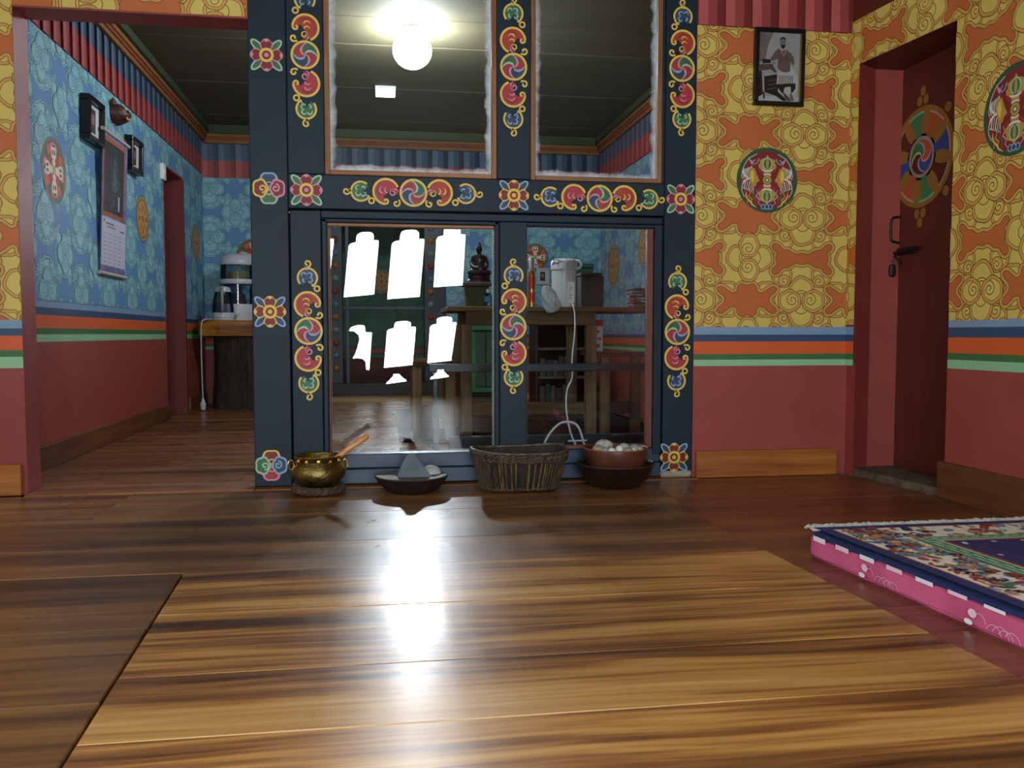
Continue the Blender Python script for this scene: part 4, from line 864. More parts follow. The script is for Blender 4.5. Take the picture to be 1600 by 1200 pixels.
for j in range(8):
    for i in range(N): fs.append((j * N + i, j * N + (i + 1) % N, (j + 1) * N + (i + 1) % N, (j + 1) * N + i))
fs.append(tuple(range(N)))
mk('inner_weave', vs, fs, BSK, bk_, smooth=True)
m_ = MB(); m2_ = MB(); rr = random.Random(4)
for i in range(74):
    a = 2 * PI * (i + rr.uniform(-0.2, 0.2)) / 74; t0, t1 = (0.03, 0.80)
    pts = [bpt(a, t0 + (t1 - t0) * k / 5, 0.003) for k in range(6)]
    gold = -1.95 < ((a + PI) % (2 * PI) - PI) < -1.25
    (m2_ if gold else m_).tube(pts, 0.0038 + rr.uniform(-0.001, 0.0006), BSG if gold else BSL, 5)
m_.build('staves', bk_, True)['kind'] = 'stuff'; m2_.build('staves', bk_, True, 'paler worn staves')['kind'] = 'stuff'
for t, r in ((0.82, 0.005), (0.88, 0.004), (0.13, 0.004)):
    pts = [bpt(2 * PI * i / 120, t - (0.05 * math.cos(2 * PI * i / 120 + PI / 2) if t < 0.2 else 0), 0.007) + Vector((0, 0, 0.003 * math.sin(60 * 2 * PI * i / 120 * 0.5))) for i in range(121)]
    MB().tube(pts, r, BSL, 5, caps=False).build('binding', bk_, True)
for ph in (0, PI): MB().tube([bpt(2 * PI * i / 160, 0.95, 0.004 + 0.004 * math.cos(24 * 2 * PI * i / 160 + ph)) + Vector((0, 0, 0.005 * math.sin(24 * 2 * PI * i / 160 + ph))) for i in range(161)], 0.0045, BSL, 6, caps=False).build('binding', bk_, True)
MB().tube([bpt(2 * PI * i / 100, 1.03, 0.002) for i in range(101)], 0.0045, mat('basket_rim', '#6d6350', 0.6, second='#33291f', scale=50), 7, caps=False).build('rim', bk_, True)

lb = root('wooden_bowl', (0.912, 3.285, 0), label='wide dark wooden bowl on the floor under the bowl of pebbles', cat='bowl')
MB().lathe([(0.0, 0.0), (0.082, 0.0), (0.100, 0.008), (0.136, 0.048), (0.151, 0.086), (0.154, 0.090), (0.150, 0.093), (0.144, 0.090), (0.128, 0.050), (0.09, 0.014), (0.0, 0.012)], mat('dark_bowl', '#2c1b16', 0.3, second='#1a100d', scale=7), 52).build('body', lb, True)
MB().tube([(0.151 * math.cos(2 * PI * i / 52), 0.151 * math.sin(2 * PI * i / 52), 0.0925) for i in range(53)], 0.0035, mat('dark_bowl_rim', '#3a2a26', 0.3), 6, caps=False).build('rim', lb, True)
ub = root('wooden_bowl', (0.912, 3.285, 0.058), label='reddish-brown wooden bowl heaped with pebbles, set inside the wide dark bowl', cat='bowl')
MB().lathe([(0.0, 0.0), (0.085, 0.0), (0.104, 0.014), (0.122, 0.060), (0.129, 0.092), (0.128, 0.096), (0.122, 0.094), (0.108, 0.060), (0.08, 0.030), (0.0, 0.026)], mat('brown_bowl', '#6a3a28', 0.4, second='#43231a', scale=8, bump=0.1), 52).build('body', ub, True)
MB().tube([(0.1265 * math.cos(2 * PI * i / 52), 0.1265 * math.sin(2 * PI * i / 52), 0.095) for i in range(53)], 0.003, mat('brown_bowl_rim', '#7d4c36', 0.4), 6, caps=False).build('rim', ub, True)
PB = [mat('pebble_grey', '#b9bab2', 0.6, second='#8f918b', scale=25, bump=0.1), mat('pebble_sand', '#a89a84', 0.6, second='#857a68', scale=16, bump=0.1), mat('pebble_white', '#d3d6d0', 0.55, var=0.06, scale=20), mat('pebble_speckled', '#c2c3b8', 0.6, second='#7d8178', scale=60, bump=0.1), mat('pebble_slate', '#8d9692', 0.6, second='#6e7673', scale=12)]
def pp(x, y, Y): v = onY(x, y, Y); return (v.x, v.y, v.z)
for i, (x, y, rx, ry, Y, mi, lab) in enumerate(((943.6, 695.5, 13, 8.5, 3.285, 3, 'largest pale pebble, on top of the heap at the left'), (931.5, 705.5, 11.5, 8, 3.25, 1, 'sandy pebble at the left rim of the brown bowl'),
        (948, 708.5, 7.2, 5.5, 3.19, 2, 'small round white pebble in front below the largest one'), (960, 703, 6, 6.5, 3.21, 2, 'upright oval white pebble in the middle of the heap'),
        (973, 699, 9.5, 6, 3.27, 0, 'pale oval pebble behind the middle of the heap'), (969.5, 709, 9.5, 4.8, 3.185, 1, 'flat brownish pebble at the front of the heap'),
        (988.5, 702, 9.5, 7, 3.26, 4, 'grey-green pebble right of the middle of the heap'), (1000, 704, 6, 5, 3.25, 3, 'small speckled pebble behind the right end of the heap'),
        (996.5, 709.8, 8.5, 4.8, 3.19, 0, 'low pale pebble at the right front of the heap'), (1009, 709.5, 7.5, 4.6, 3.235, 1, 'rightmost low sandy pebble against the rim of the brown bowl'),
        (937, 712, 7, 4.2, 3.19, 3, 'low speckled pebble at the left front rim of the brown bowl'), (981.5, 711, 5, 4.4, 3.18, 2, 'tiny white pebble at the front right of the middle'))):
    dx_ = onY(x, y, 3.285).x - 0.912; dx_ = max(-0.086, min(0.086, dx_)); md_ = math.sqrt(max(0.0, 0.090 ** 2 - dx_ ** 2)); Y = max(Y, 3.285 - md_); s = Y / 1350 * 1.12; pz = onY(x, y, Y).z
    rock('pebble', (0.912 + dx_, Y, max(pz, 0.15)), rx * s, rx * s * 0.85, ry * s, PB[mi], 20 + i, (0.1 * (i % 3), 0.25 * math.sin(i * 2.1), i), 0.06, label=lab, cat='stone', group='pebbles in the brown bowl')
for i, (dx, dy, rz) in enumerate(((-0.055, -0.02, 0.034), (0.052, -0.02, 0.034), (0.0, 0.045, 0.032), (0.0, -0.045, 0.034))):
    rock('pebble', (0.912 + dx, 3.285 + dy, 0.058 + 0.05), 0.038, 0.034, rz, PB[i % 5], 50 + i, label='pebble at the bottom of the heap in the brown bowl, on its %s side' % ('left', 'right', 'far', 'near')[i], cat='stone', group='pebbles in the brown bowl')

# ------------------------------------------------------------------ mattress and rug at the right
mt = root('mattress', (1.142, 2.165, 0), label='thin pink floor mattress with white checks and flowers along its edge', cat='mattress')
PINK = mat('pink_cotton', '#cf5c86', 0.85, second='#bd4c76', scale=9, bump=0.25, bscale=25)
shx = lambda x, y: x - y * 0.078       # the long side runs slightly outwards towards the viewer
bm = bmesh.new(); bmesh.ops.create_cube(bm, size=1)
for v in bm.verts: v.co = Vector((0.36 + v.co.x * 0.72, -0.74 + v.co.y * 1.48, 0.033 + v.co.z * 0.066))
bmesh.ops.bevel(bm, geom=bm.edges[:], offset=0.010, segments=3, affect='EDGES')
bmesh.ops.subdivide_edges(bm, edges=[e for e in bm.edges if e.calc_length() > 0.2], cuts=40, use_grid_fill=True)
for v in bm.verts:
    w_ = 0.0025 * math.sin(v.co.y * 21) + 0.002 * math.sin(v.co.y * 47 + 1)
    if v.co.x < 0.02 and 0.005 < v.co.z < 0.06: v.co.x += w_
    if v.co.z > 0.03: v.co.z += w_ * 0.6
    v.co.x = shx(v.co.x, v.co.y)
MB().bm(bm, PINK).build('cover', mt, True)
vd = Vector((0.078, -1, 0))
P = Paint((-0.0045, 0, 0), vd, (0, 0, 1), (-1, 0, 0), step=0.0003); PKL = mat('cotton_print_pale', '#e8c3d4', 0.85); PKW = mat('cotton_print_white', '#e4dfe6', 0.85)
for k in range(7):
    P.rect(0.03 + 0.10 * k, 0.085 + 0.10 * k, 0.050 + 0.001 * k, 0.0632, PKW if k % 2 == 0 else PKL, 0); P.build('printed_check', mt); P = Paint((-0.0045, 0, 0), vd, (0, 0, 1), (-1, 0, 0), step=0.0003)
for (u0, sc_) in ((0.27, 1.0), (0.62, 1.1), (0.98, 1.0)):
    P.spiral(u0, 0.022, 0.014 * sc_, 0.016 * sc_, 0, 0.5, 0.0011, PKL, 1, n=12)
    for q in range(4): P.spiral(u0 + 0.035 + 0.016 * q, 0.008, 0.022 + 0.004 * math.sin(q * 2), 0.018, 0.1, 0.42, 0.0011, PKL, 1, n=12)
    P.disc(u0 - 0.03, 0.014, 0.012, PKW, 1, 12, 0.006); P.disc(u0 - 0.02, 0.034, 0.012, PKL, 1, 14, 0.009); P.build('printed_flower', mt); P = Paint((-0.0045, 0, 0), vd, (0, 0, 1), (-1, 0, 0), step=0.0003)
rug = root('rug', (1.142, 2.150, 0.0700), label='fringed wool rug with navy border and cream floral band lying on the pink mattress', cat='rug')
NVY = mat('rug_navy', '#22316b', 0.95, second='#1a2656', scale=60, bump=0.4, bscale=150); CRM = mat('rug_cream', '#f6f1e0', 0.95, second='#e8e2cc', scale=60, bump=0.4, bscale=150)
RG = {k: mat('rug_' + k, h, 0.95, var=0.12, scale=60, bump=0.4, bscale=150) for k, h in dict(red='#9c2f33', field='#26246a', green='#3e7a4e', mint='#9fc9a6', orange='#c58a4a', sky='#6f8fae', wool='#cfcfca', brown='#5c4a3a', grey='#8f9a9c').items()}
vs = []; fs = []; NX, NY = 20, 36
def rgz(x, y): return 0.009 + 0.002 * math.sin(y * 14) * math.sin(x * 9 + 1) - (0.006 if x < 0.004 else 0)
for j in range(NY + 1):
    for i in range(NX + 1):
        x = 0.70 * i / NX; y_ = -1.42 * j / NY - 0.008; vs.append((x + 0.078 * -y_, y_, rgz(x, y_) - 0.004))
for j in range(NY):
    for i in range(NX): a = j * (NX + 1) + i; fs.append((a, a + 1, a + NX + 2, a + NX + 1))
o = mk('pile', vs, fs, NVY, rug); md = o.modifiers.new('solid', 'SOLIDIFY'); md.thickness = 0.009; md.offset = 1
P = Paint((0, -0.008, 0.0115), (1, 0, 0), vd, (0, 0, 1), [(0.0, 0.70, 0.0, 1.42)], step=0.00025)
def band(d0, d1, m, z): P.rect(d0, 0.7, d0, 1.5, m, z)
band(0.0, 0, NVY, 0); band(0.030, 0, RG['red'], 1); band(0.036, 0, CRM, 2); band(0.165, 0, RG['green'], 20); band(0.172, 0, RG['mint'], 21); band(0.180, 0, RG['green'], 22); band(0.185, 0, RG['mint'], 23); band(0.196, 0, RG['green'], 24); band(0.202, 0, RG['mint'], 25); band(0.212, 0, RG['red'], 26); band(0.222, 0, RG['field'], 27)
rr = random.Random(11); keys = ['red', 'red', 'sky', 'orange', 'green', 'field', 'grey', 'red', 'sky', 'orange']
for n_ in range(640):
    t = rr.uniform(0.04, 1.4); d = rr.uniform(0.045, 0.155); x, y_ = (t, d) if n_ % 3 == 0 else (d, t)
    if min(x, y_) > 0.155: continue
    kk = keys[n_ % 10]; kind = rr.random()
    if kind < 0.45: P.spiral(x, y_, rr.uniform(0.013, 0.022), 0.003, rr.uniform(0, 6), rr.choice((-1, 1)) * rr.uniform(0.5, 1.0), 0.008, RG[kk], 3 + n_ % 12, n=10)
    elif kind < 0.8: P.push(x, y_, rr.uniform(0, 3), 1, 1); P.disc(0, 0, rr.uniform(0.014, 0.026), RG[kk], 3 + n_ % 12, 10, rr.uniform(0.006, 0.011)); P.pop()
    else:
        for q in range(4): P.disc(x + 0.007 * math.cos(q * PI / 2), y_ + 0.007 * math.sin(q * PI / 2), 0.005, RG[kk], 3 + n_ % 12, 8)
        P.disc(x, y_, 0.004, RG['orange'], 16, 8)
for k in range(60):      # key fret along the green band
    for (x, y_) in ((0.175 + 0.014 * k, 0.0), (0.0, 0.175 + 0.022 * k)):
        if x > 0: P.rect(x, x + 0.009, 0.189, 0.193, RG['brown'], 28) if k % 2 else P.rect(x, x + 0.010, 0.176, 0.180, RG['brown'], 28)
        if y_ > 0 and y_ > 0.19: P.rect(0.189, 0.193, y_, y_ + 0.014, RG['brown'], 28) if k % 2 else P.rect(0.176, 0.180, y_, y_ + 0.015, RG['brown'], 28)
for k in range(10): P.disc(0.245, 0.25 + 0.11 * k, 0.007, RG['wool'], 30, 10); P.disc(0.25 + 0.08 * k, 0.240, 0.007, RG['wool'], 30, 10)
P.stroke([(0.8, 0.262), (0.265, 0.262), (0.265, 1.4)], 0.003, RG['red'], 29)
for k in range(40): P.push(rr.uniform(0.33, 0.75), rr.uniform(0.34, 0.9), rr.uniform(0, 3), 1, 1); P.disc(0, 0, rr.uniform(0.015, 0.035), RG[rr.choice(('green', 'green', 'orange', 'red', 'sky'))], 29 + k % 3, 10, rr.uniform(0.008, 0.014)); P.pop()
P.build('woven_pattern', rug)
m_ = MB(); rr = random.Random(2)
for k in range(230):
    x = 0.70 * (k + rr.uniform(-0.4, 0.4)) / 230; l_ = rr.uniform(0.022, 0.036)
    m_.tube([(x, -0.012, 0.0075), (x + rr.uniform(-0.003, 0.003), 0.004, 0.012 + rr.uniform(-0.002, 0.003)), (x + rr.uniform(-0.008, 0.008), l_ - 0.006, 0.009 + rr.uniform(-0.003, 0.004)), (x + rr.uniform(-0.010, 0.010), l_, 0.002)], lambda t: 0.0046 - 0.0018 * t, RG['wool'], 4)
m_.build('fringe', rug, True, 'white wool fringe')['kind'] = 'stuff'

# ------------------------------------------------------------------ framed portrait on the yellow wall
def picture(name, loc, rz, wd, ht, dp, bw, draw, label, cat='picture', frame=BLACK, tilt=0.0, inner=None):
    """origin at the middle of the back; faces local -Y"""
    r = root(name, loc, rz, label, cat); r.rotation_euler = (tilt, 0, rz)
    for (x0, x1, z0, z1) in ((-wd / 2, wd / 2, ht / 2 - bw, ht / 2), (-wd / 2, wd / 2, -ht / 2, -ht / 2 + bw), (-wd / 2, -wd / 2 + bw, -ht / 2 + bw, ht / 2 - bw), (wd / 2 - bw, wd / 2, -ht / 2 + bw, ht / 2 - bw)):
        box('frame_rail', x0, x1, -dp, 0, z0, z1, frame, r, 0.003)
    if inner: box('gilt_slip', wd / 2 - bw - 0.004, wd / 2 - bw, -dp + 0.004, -0.004, -ht / 2 + bw, ht / 2 - bw, inner, r)
    box('backing', -wd / 2 + bw * 0.5, wd / 2 - bw * 0.5, -dp * 0.5, -0.001, -ht / 2 + bw * 0.5, ht / 2 - bw * 0.5, BLACK, r)
    P = Paint((0, -dp * 0.5, 0), (1, 0, 0), (0, 0, 1), (0, -1, 0), [(-wd / 2 + bw, wd / 2 - bw, -ht / 2 + bw, ht / 2 - bw)], step=0.00008); draw(P, wd - 2 * bw, ht - 2 * bw); P.build('print', r)
    return r
def portrait(P, w, h):
    g = {k: mat('print_' + k, c, 0.4, var=vr, scale=40) for k, c, vr in (('paper', '#8b8f90', 0.08), ('shade', '#66605a', 0.15), ('brown', '#4a3d37', 0.3), ('skin', '#6f6a66', 0.05), ('black', '#17140f', 0.1), ('robe', '#5c4a45', 0.25), ('pale', '#a3a6a6', 0.05))}
    P.push(-w / 2, h / 2, 0, w / 100.0, -h / 150.0)
    P.rect(0, 100, 0, 150, g['paper'], 0); P.poly([(0, 0), (34, 0), (22, 28), (16, 60), (0, 66)], g['shade'], 1); P.disc(70, 110, 26, g['pale'], 1, 24, 40)
    P.rect(0, 100, 138, 150, g['pale'], 1)
    P.poly([(2, 70), (34, 68), (36, 74), (44, 84), (40, 88), (30, 80), (4, 84)], g['brown'], 2); P.poly([(8, 58), (28, 58), (30, 66), (10, 68)], g['black'], 3); P.poly([(0, 84), (8, 84), (12, 134), (4, 140), (0, 140)], g['black'], 2)
    P.poly([(14, 96), (44, 90), (48, 96), (48, 128), (70, 146), (60, 148), (44, 138), (16, 130)], g['black'], 3); P.stroke([(14, 130), (15, 144)], 4, g['black'], 3)
    for k in range(3): P.stroke([(22, 106 + 9 * k), (44, 102 + 9 * k)], 1.2, g['shade'], 4)
    P.poly([(46, 34), (38, 42), (30, 54), (28, 60), (34, 62), (46, 56), (46, 78), (56, 84), (66, 86), (76, 82), (76, 62), (82, 70), (86, 66), (84, 52), (76, 42), (66, 36), (60, 38), (52, 38)], g['robe'], 5)
    for k in range(6): P.stroke([(46 + 5 * k, 44 + k), (48 + 5 * k, 78)], 0.9, g['brown'], 6)
    P.stroke([(52, 38), (60, 50), (66, 38)], 1.4, g['pale'], 6)
    P.poly([(46, 86), (76, 84), (84, 104), (82, 112), (44, 112)], g['pale'], 4)
    for k in range(9): P.stroke([(50 + 4 * k, 92), (50 + 4 * k, 110)], 1.6, g['brown'], 5)
    P.poly([(42, 112), (90, 108), (90, 120), (84, 128), (80, 130), (78, 116), (64, 118), (60, 134), (48, 120)], g['black'], 5)
    P.poly([(62, 128), (74, 140), (80, 148), (72, 146), (62, 138)], g['brown'], 6); P.poly([(80, 128), (88, 146), (80, 148), (76, 134)], g['shade'], 6)
    P.disc(57, 20, 7.5, g['skin'], 7, 20, 11); P.poly([(50, 18), (50, 12), (56, 8), (63, 10), (64, 16), (60, 13), (54, 13)], g['black'], 8); P.poly([(52, 24), (57, 26), (63, 24), (62, 31), (57, 35), (53, 31)], g['black'], 8)
    P.disc(54.5, 19.5, 1.2, g['black'], 9, 8, 0.9); P.disc(60, 19.5, 1.2, g['black'], 9, 8, 0.9); P.disc(37, 66, 3, g['skin'], 7, 10)
    P.pop()
picture('picture_frame', (1.634, YP - 0.004, 1.697), 0, 0.218, 0.312, 0.024, 0.018, portrait, 'black-framed old portrait of a seated bearded man on the yellow cloud wall', tilt=0.02, inner=mat('gilt', '#b0924a', 0.3, metal=0.9))

# ------------------------------------------------------------------ wall things in the blue room
def small_print(col):
    def d(P, w, h): P.rect(-w / 2, w / 2, -h / 2, h / 2, mat('mount_white', '#c3ccd2', 0.6), 0); P.rect(-w * 0.30, w * 0.22, -h * 0.36, h * 0.36, mat('p_' + col, col, 0.6, second='#2a211c', scale=20), 1); P.rect(-w * 0.2, w * 0.1, -h * 0.1, h * 0.2, mat('p2_' + col, '#7d7466', 0.6), 2)
    return d
picture('picture_frame', (XL + 0.002, 4.815, 1.700), PI / 2, 0.245, 0.225, 0.050, 0.028, small_print('#6b5238'), 'deep black picture frame left above the hanging calendar', tilt=0.03)
picture('picture_frame', (XL + 0.002, 5.575, 1.675), PI / 2, 0.240, 0.205, 0.050, 0.028, small_print('#6e2f38'), 'deep black picture frame right of the top of the calendar', tilt=0.03)
cal = root('hanging_calendar', (XL + 0.02, 5.14, 1.69), PI / 2, 'scroll calendar with a dark photograph above a white month sheet, on the blue wall', 'calendar'); cal.rotation_euler = (0.045, 0, PI / 2)
PUR = mat('calendar_purple', '#5b5687', 0.6, second='#8784a8', scale=25); SHEET = mat('calendar_sheet', '#c2c3d2', 0.6); ROD = mat('calendar_rod', '#b9b5a4', 0.5); INK = mat('calendar_ink', '#55557a', 0.6)
CW, CH = 0.45, 0.76
box('backing', -CW / 2, CW / 2, -0.028, -0.026, -CH, 0, PUR, cal)
P = Paint((0, -0.028, 0), (1, 0, 0), (0, 0, 1), (0, -1, 0), step=0.0001)
P.rect(-CW / 2 + .012, CW / 2 - 0.05, -0.445, -0.03, mat('calendar_orange', '#a35a34', 0.6), 0); P.rect(-CW / 2 + .03, CW / 2 - 0.07, -0.425, -0.05, mat('calendar_photo', '#14161a', 0.5, second='#2c3036', scale=14), 1)
rr = random.Random(8); GRY = mat('calendar_photo_light', '#6a757c', 0.6, second='#3c434a', scale=40)
for k in range(60):
    t = rr.random(); P.disc(rr.gauss(-0.01, 0.02 + 0.07 * t), -0.12 - 0.28 * t, rr.uniform(0.004, 0.012), GRY, 2, 7)
P.poly([(-0.03, -0.18), (-0.012, -0.07), (0.006, -0.18), (0.03, -0.30), (-0.05, -0.30)], GRY, 2); P.rect(0.06, 0.085, -0.40, -0.32, SHEET, 3)
P.rect(-CW / 2 + 0.008, CW / 2 - 0.008, -0.715, -0.455, SHEET, 0); P.disc(-0.18, -0.475, 0.01, INK, 1, 10)
P.rect(-0.15, 0.0, -0.49, -0.482, INK, 1); P.rect(-0.13, 0.02, -0.506, -0.500, INK, 1); P.rect(0.11, 0.19, -0.512, -0.504, INK, 1)
for c in range(5):
    P.rect(-0.20 + 0.09 * c, -0.199 + 0.09 * c, -0.705, -0.52, INK, 1)
    if c < 4:
        for r_ in range(8): P.rect(-0.185 + 0.09 * c, -0.185 + 0.09 * c + rr.uniform(0.03, 0.06), -0.70 + 0.022 * r_, -0.694 + 0.022 * r_, mat('calendar_faint', '#9b9bb4', 0.6), 1)
P.build('printed_sheet', cal)
for z in (-0.002, -CH): MB().tube([(-CW / 2 - 0.02, -0.03, z), (CW / 2 + 0.02, -0.03, z)], 0.010, ROD, 10).build('rod', cal, True)
MB().tube([(-CW / 2 + 0.02, -0.03, 0.008), (0, -0.0155, 0.075), (CW / 2 - 0.02, -0.03, 0.008)], 0.0018, ROD, 5).build('string', cal)
# carved mask
mk_ = root('carved_mask', (XL, 5.27, 1.845), PI / 2, 'small brown carved animal mask with bared teeth high above the calendar', 'mask')
MSK = mat('mask_wood', '#5a3222', 0.5, second='#33190f', scale=20, bump=0.4); TTH = mat('mask_teeth', '#b8a684', 0.5)
bm = bmesh.new(); bmesh.ops.create_icosphere(bm, subdivisions=3, radius=1)
for v in bm.verts:
    x, y_, z = v.co
    r = 1 + 0.18 * math.exp(-((abs(x) - 0.45) ** 2 + (z - 0.45) ** 2) * 9) + 0.35 * math.exp(-(x * x * 3 + (z + 0.15) ** 2 * 6)) * (1 if y_ < 0 else 0)
    v.co = Vector((x * 0.085 * r, min(0, y_ * 0.075 * r), z * 0.062 * r))
MB().bm(bm, MSK).build('face', mk_, True)
for s_ in (-1, 1):
    MB().lathe([(0.020, 0), (0.014, 0.018), (0.0, 0.036)], MSK, 10, Matrix.Translation((0.062 * s_, -0.02, 0.045)) @ Matrix.Rotation(0.5 * s_, 4, 'Y')).build('ear', mk_, True)
    MB().lathe([(0.012, 0), (0.010, 0.008), (0.0, 0.012)], TTH, 10, Matrix.Translation((0.035 * s_, -0.072, 0.022)) @ Matrix.Rotation(PI / 2, 4, 'X')).build('eye', mk_, True)
for k in range(6): MB().lathe([(0.005, 0.004), (0.004, -0.006), (0.0, -0.014)], TTH, 6, Matrix.Translation((-0.030 + 0.012 * k, -0.092 + 0.004 * abs(k - 2.5), -0.024))).build('tooth', mk_)
MB().tube([(0, 0, 0.05), (0.0, -0.004, 0.10)], 0.0015, ROD, 5).build('string', mk_)
sw = root('light_switch', (XL, 6.34, 1.72), PI / 2, 'small white switch box beside the top of the inner doorway', 'switch')
box('housing', -0.04, 0.04, -0.025, 0, -0.055, 0.055, WPL, sw, 0.004); box('rocker', -0.014, 0.014, -0.031, -0.0255, -0.02, 0.02, WPL, sw, 0.002)

# ------------------------------------------------------------------ stump table with kettle and water filter
def X_(px, Y, py=500): return onY(px, py, Y).x
SLAB = wood('slab_polished', ('#4a2a10', '#8a5520', '#b8802f', '#d2a04a'), 0.2, 'X', 2.2, knots=True)
BARK = mat('bark', '#40342a', 0.9, second='#1d1712', scale=9, bump=0.9, stretch=(6, 6, 1), bscale=8)
stt = root('stump_table', (-1.10, 7.36, 0), label='tree stump table with a polished slab top in the corner of the blue room', cat='table')
MB().lathe([(0.0, 0.0), (0.275, 0.0), (0.262, 0.05), (0.245, 0.3), (0.250, 0.585), (0.0, 0.586)], BARK, 72, wob=lambda a, z: 1 + 0.035 * math.sin(5 * a + 1) + 0.02 * math.sin(13 * a + z * 3) + 0.012 * math.sin(31 * a)).build('stump', stt, True)
N = 60; top = []
for i in range(N):
    a = 2 * PI * i / N; c, s_ = math.cos(a), math.sin(a); e = 0.35
    top.append((0.345 * abs(c) ** e * (1 if c > 0 else -1) * (1 + 0.02 * math.sin(5 * a)), 0.265 * abs(s_) ** e * (1 if s_ > 0 else -1) * (1 + 0.03 * math.sin(4 * a + 1))))
vs = [(x * 0.985, y_ * 0.985, 0.587) for x, y_ in top] + [(x, y_, 0.61) for x, y_ in top] + [(x, y_, 0.695) for x, y_ in top] + [(x * 0.98, y_ * 0.98, 0.708) for x, y_ in top]
fs = [tuple(reversed(range(N))), tuple(range(3 * N, 4 * N))] + [(j * N + i, j * N + (i + 1) % N, (j + 1) * N + (i + 1) % N, (j + 1) * N + i) for j in range(3) for i in range(N)]
mk('slab', vs, fs, SLAB, stt, smooth=False)
CLEAR = bpy.data.materials.new('clear_plastic'); CLEAR.use_nodes = True
nt = CLEAR.node_tree; n_ = nt.nodes
for q in list(n_): n_.remove(q)
o_ = n_.new('ShaderNodeOutputMaterial'); t_ = n_.new('ShaderNodeBsdfTransparent'); t_.inputs[0].default_value = (0.72, 0.80, 0.84, 1); g_ = n_.new('ShaderNodeBsdfGlossy'); g_.inputs['Roughness'].default_value = 0.08
f_ = n_.new('ShaderNodeFresnel'); mx_ = n_.new('ShaderNodeMixShader'); nt.links.new(f_.outputs[0], mx_.inputs[0]); nt.links.new(t_.outputs[0], mx_.inputs[1]); nt.links.new(g_.outputs[0], mx_.inputs[2]); nt.links.new(mx_.outputs[0], o_.inputs[0])
DGR = mat('dark_grey_plastic', '#3a3d40', 0.5)
wfz = root('water_filter', (X_(373, 7.435), 7.435, 0.709), label='white domed water filter with clear tanks on the stump table', cat='water filter')
WPS = mat('appliance_white', '#c9ced4', 0.3)
MB().lathe([(0.0, 0), (0.140, 0), (0.144, 0.01), (0.144, 0.125), (0.140, 0.135), (0.0, 0.135)], WPS, 40).build('base', wfz, True)
MB().lathe([(0.138, 0.136), (0.138, 0.30)], CLEAR, 40).build('lower_tank', wfz, True, 'clear lower tank')
MB().lathe([(0.0, 0.30), (0.142, 0.30), (0.148, 0.31), (0.148, 0.33), (0.142, 0.338), (0.0, 0.338)], WPS, 40).build('middle_ring', wfz, True)
MB().lathe([(0.138, 0.339), (0.138, 0.455)], CLEAR, 40).build('upper_tank', wfz, True, 'clear upper tank')
MB().lathe([(0.142, 0.456), (0.146, 0.465), (0.143, 0.49), (0.125, 0.525), (0.08, 0.548), (0.0, 0.555)], WPS, 40).build('dome_lid', wfz, True)
MB().lathe([(0.0, 0.339), (0.075, 0.339), (0.078, 0.345), (0.078, 0.40), (0.0, 0.402)], mat('ceramic_filter', '#a08a5c', 0.7), 28).build('ceramic_filter', wfz, True)
MB().lathe([(0.0, 0.136), (0.07, 0.136), (0.07, 0.17), (0.055, 0.18), (0.055, 0.22), (0.02, 0.23), (0.02, 0.299), (0, 0.299)], DGR, 24).build('cartridge', wfz, True)
MB().tube([(0, -0.02, 0.34), (0, -0.02, 0.45)], 0.006, WPS, 8).build('tube', wfz, True)
MB().tube([(0.02, -0.14, 0.06), (0.02, -0.18, 0.06), (0.02, -0.185, 0.04)], 0.010, WPS, 8).build('tap', wfz, True)
kt = root('electric_kettle', (X_(349, 7.185), 7.185, 0.709), label='white electric kettle with glass body in front of the water filter', cat='kettle')
MB().lathe([(0.0, 0), (0.082, 0), (0.086, 0.006), (0.084, 0.018), (0, 0.02)], WPS, 32).build('base', kt, True)
MB().lathe([(0.0, 0.021), (0.084, 0.021), (0.085, 0.06), (0.0, 0.062)], WPS, 32).build('collar', kt, True)
MB().lathe([(0.084, 0.063), (0.083, 0.10), (0.074, 0.17), (0.062, 0.225)], CLEAR, 32).build('body', kt, True, 'clear glass body')
MB().lathe([(0.062, 0.226), (0.063, 0.236), (0.052, 0.262), (0.0, 0.276)], WPS, 32).build('lid', kt, True)
MB().tube(bez([(0.0, -0.05, 0.262), (0.01, -0.10, 0.255), (0.015, -0.125, 0.20), (0.015, -0.125, 0.12), (0.01, -0.10, 0.075), (0.0, -0.082, 0.07)], 5), 0.012, mat('kettle_handle', '#9a8f88', 0.4), 10).build('handle', kt, True, 'greyish handle')
kc = kt.location
MB().tube(bez([(-0.083, -0.01, 0.012), (-0.10, -0.08, 0.010), (-0.118, -0.14, 0.004), (-0.135, -0.168, -0.03), (-0.140, -0.172, -0.20), (-0.139, -0.170, -0.45), (-0.135, -0.170, -0.615)], 6), 0.0045, WPS, 6).build('cord', kt, True)
MB().lathe([(0.0, 0.0), (0.016, 0.0), (0.020, 0.02), (0.024, 0.05), (0.016, 0.055), (0.007, 0.09), (0, 0.09)], WPS, 14, Matrix.Translation((-0.135, -0.170, -0.70))).build('plug', kt, True)

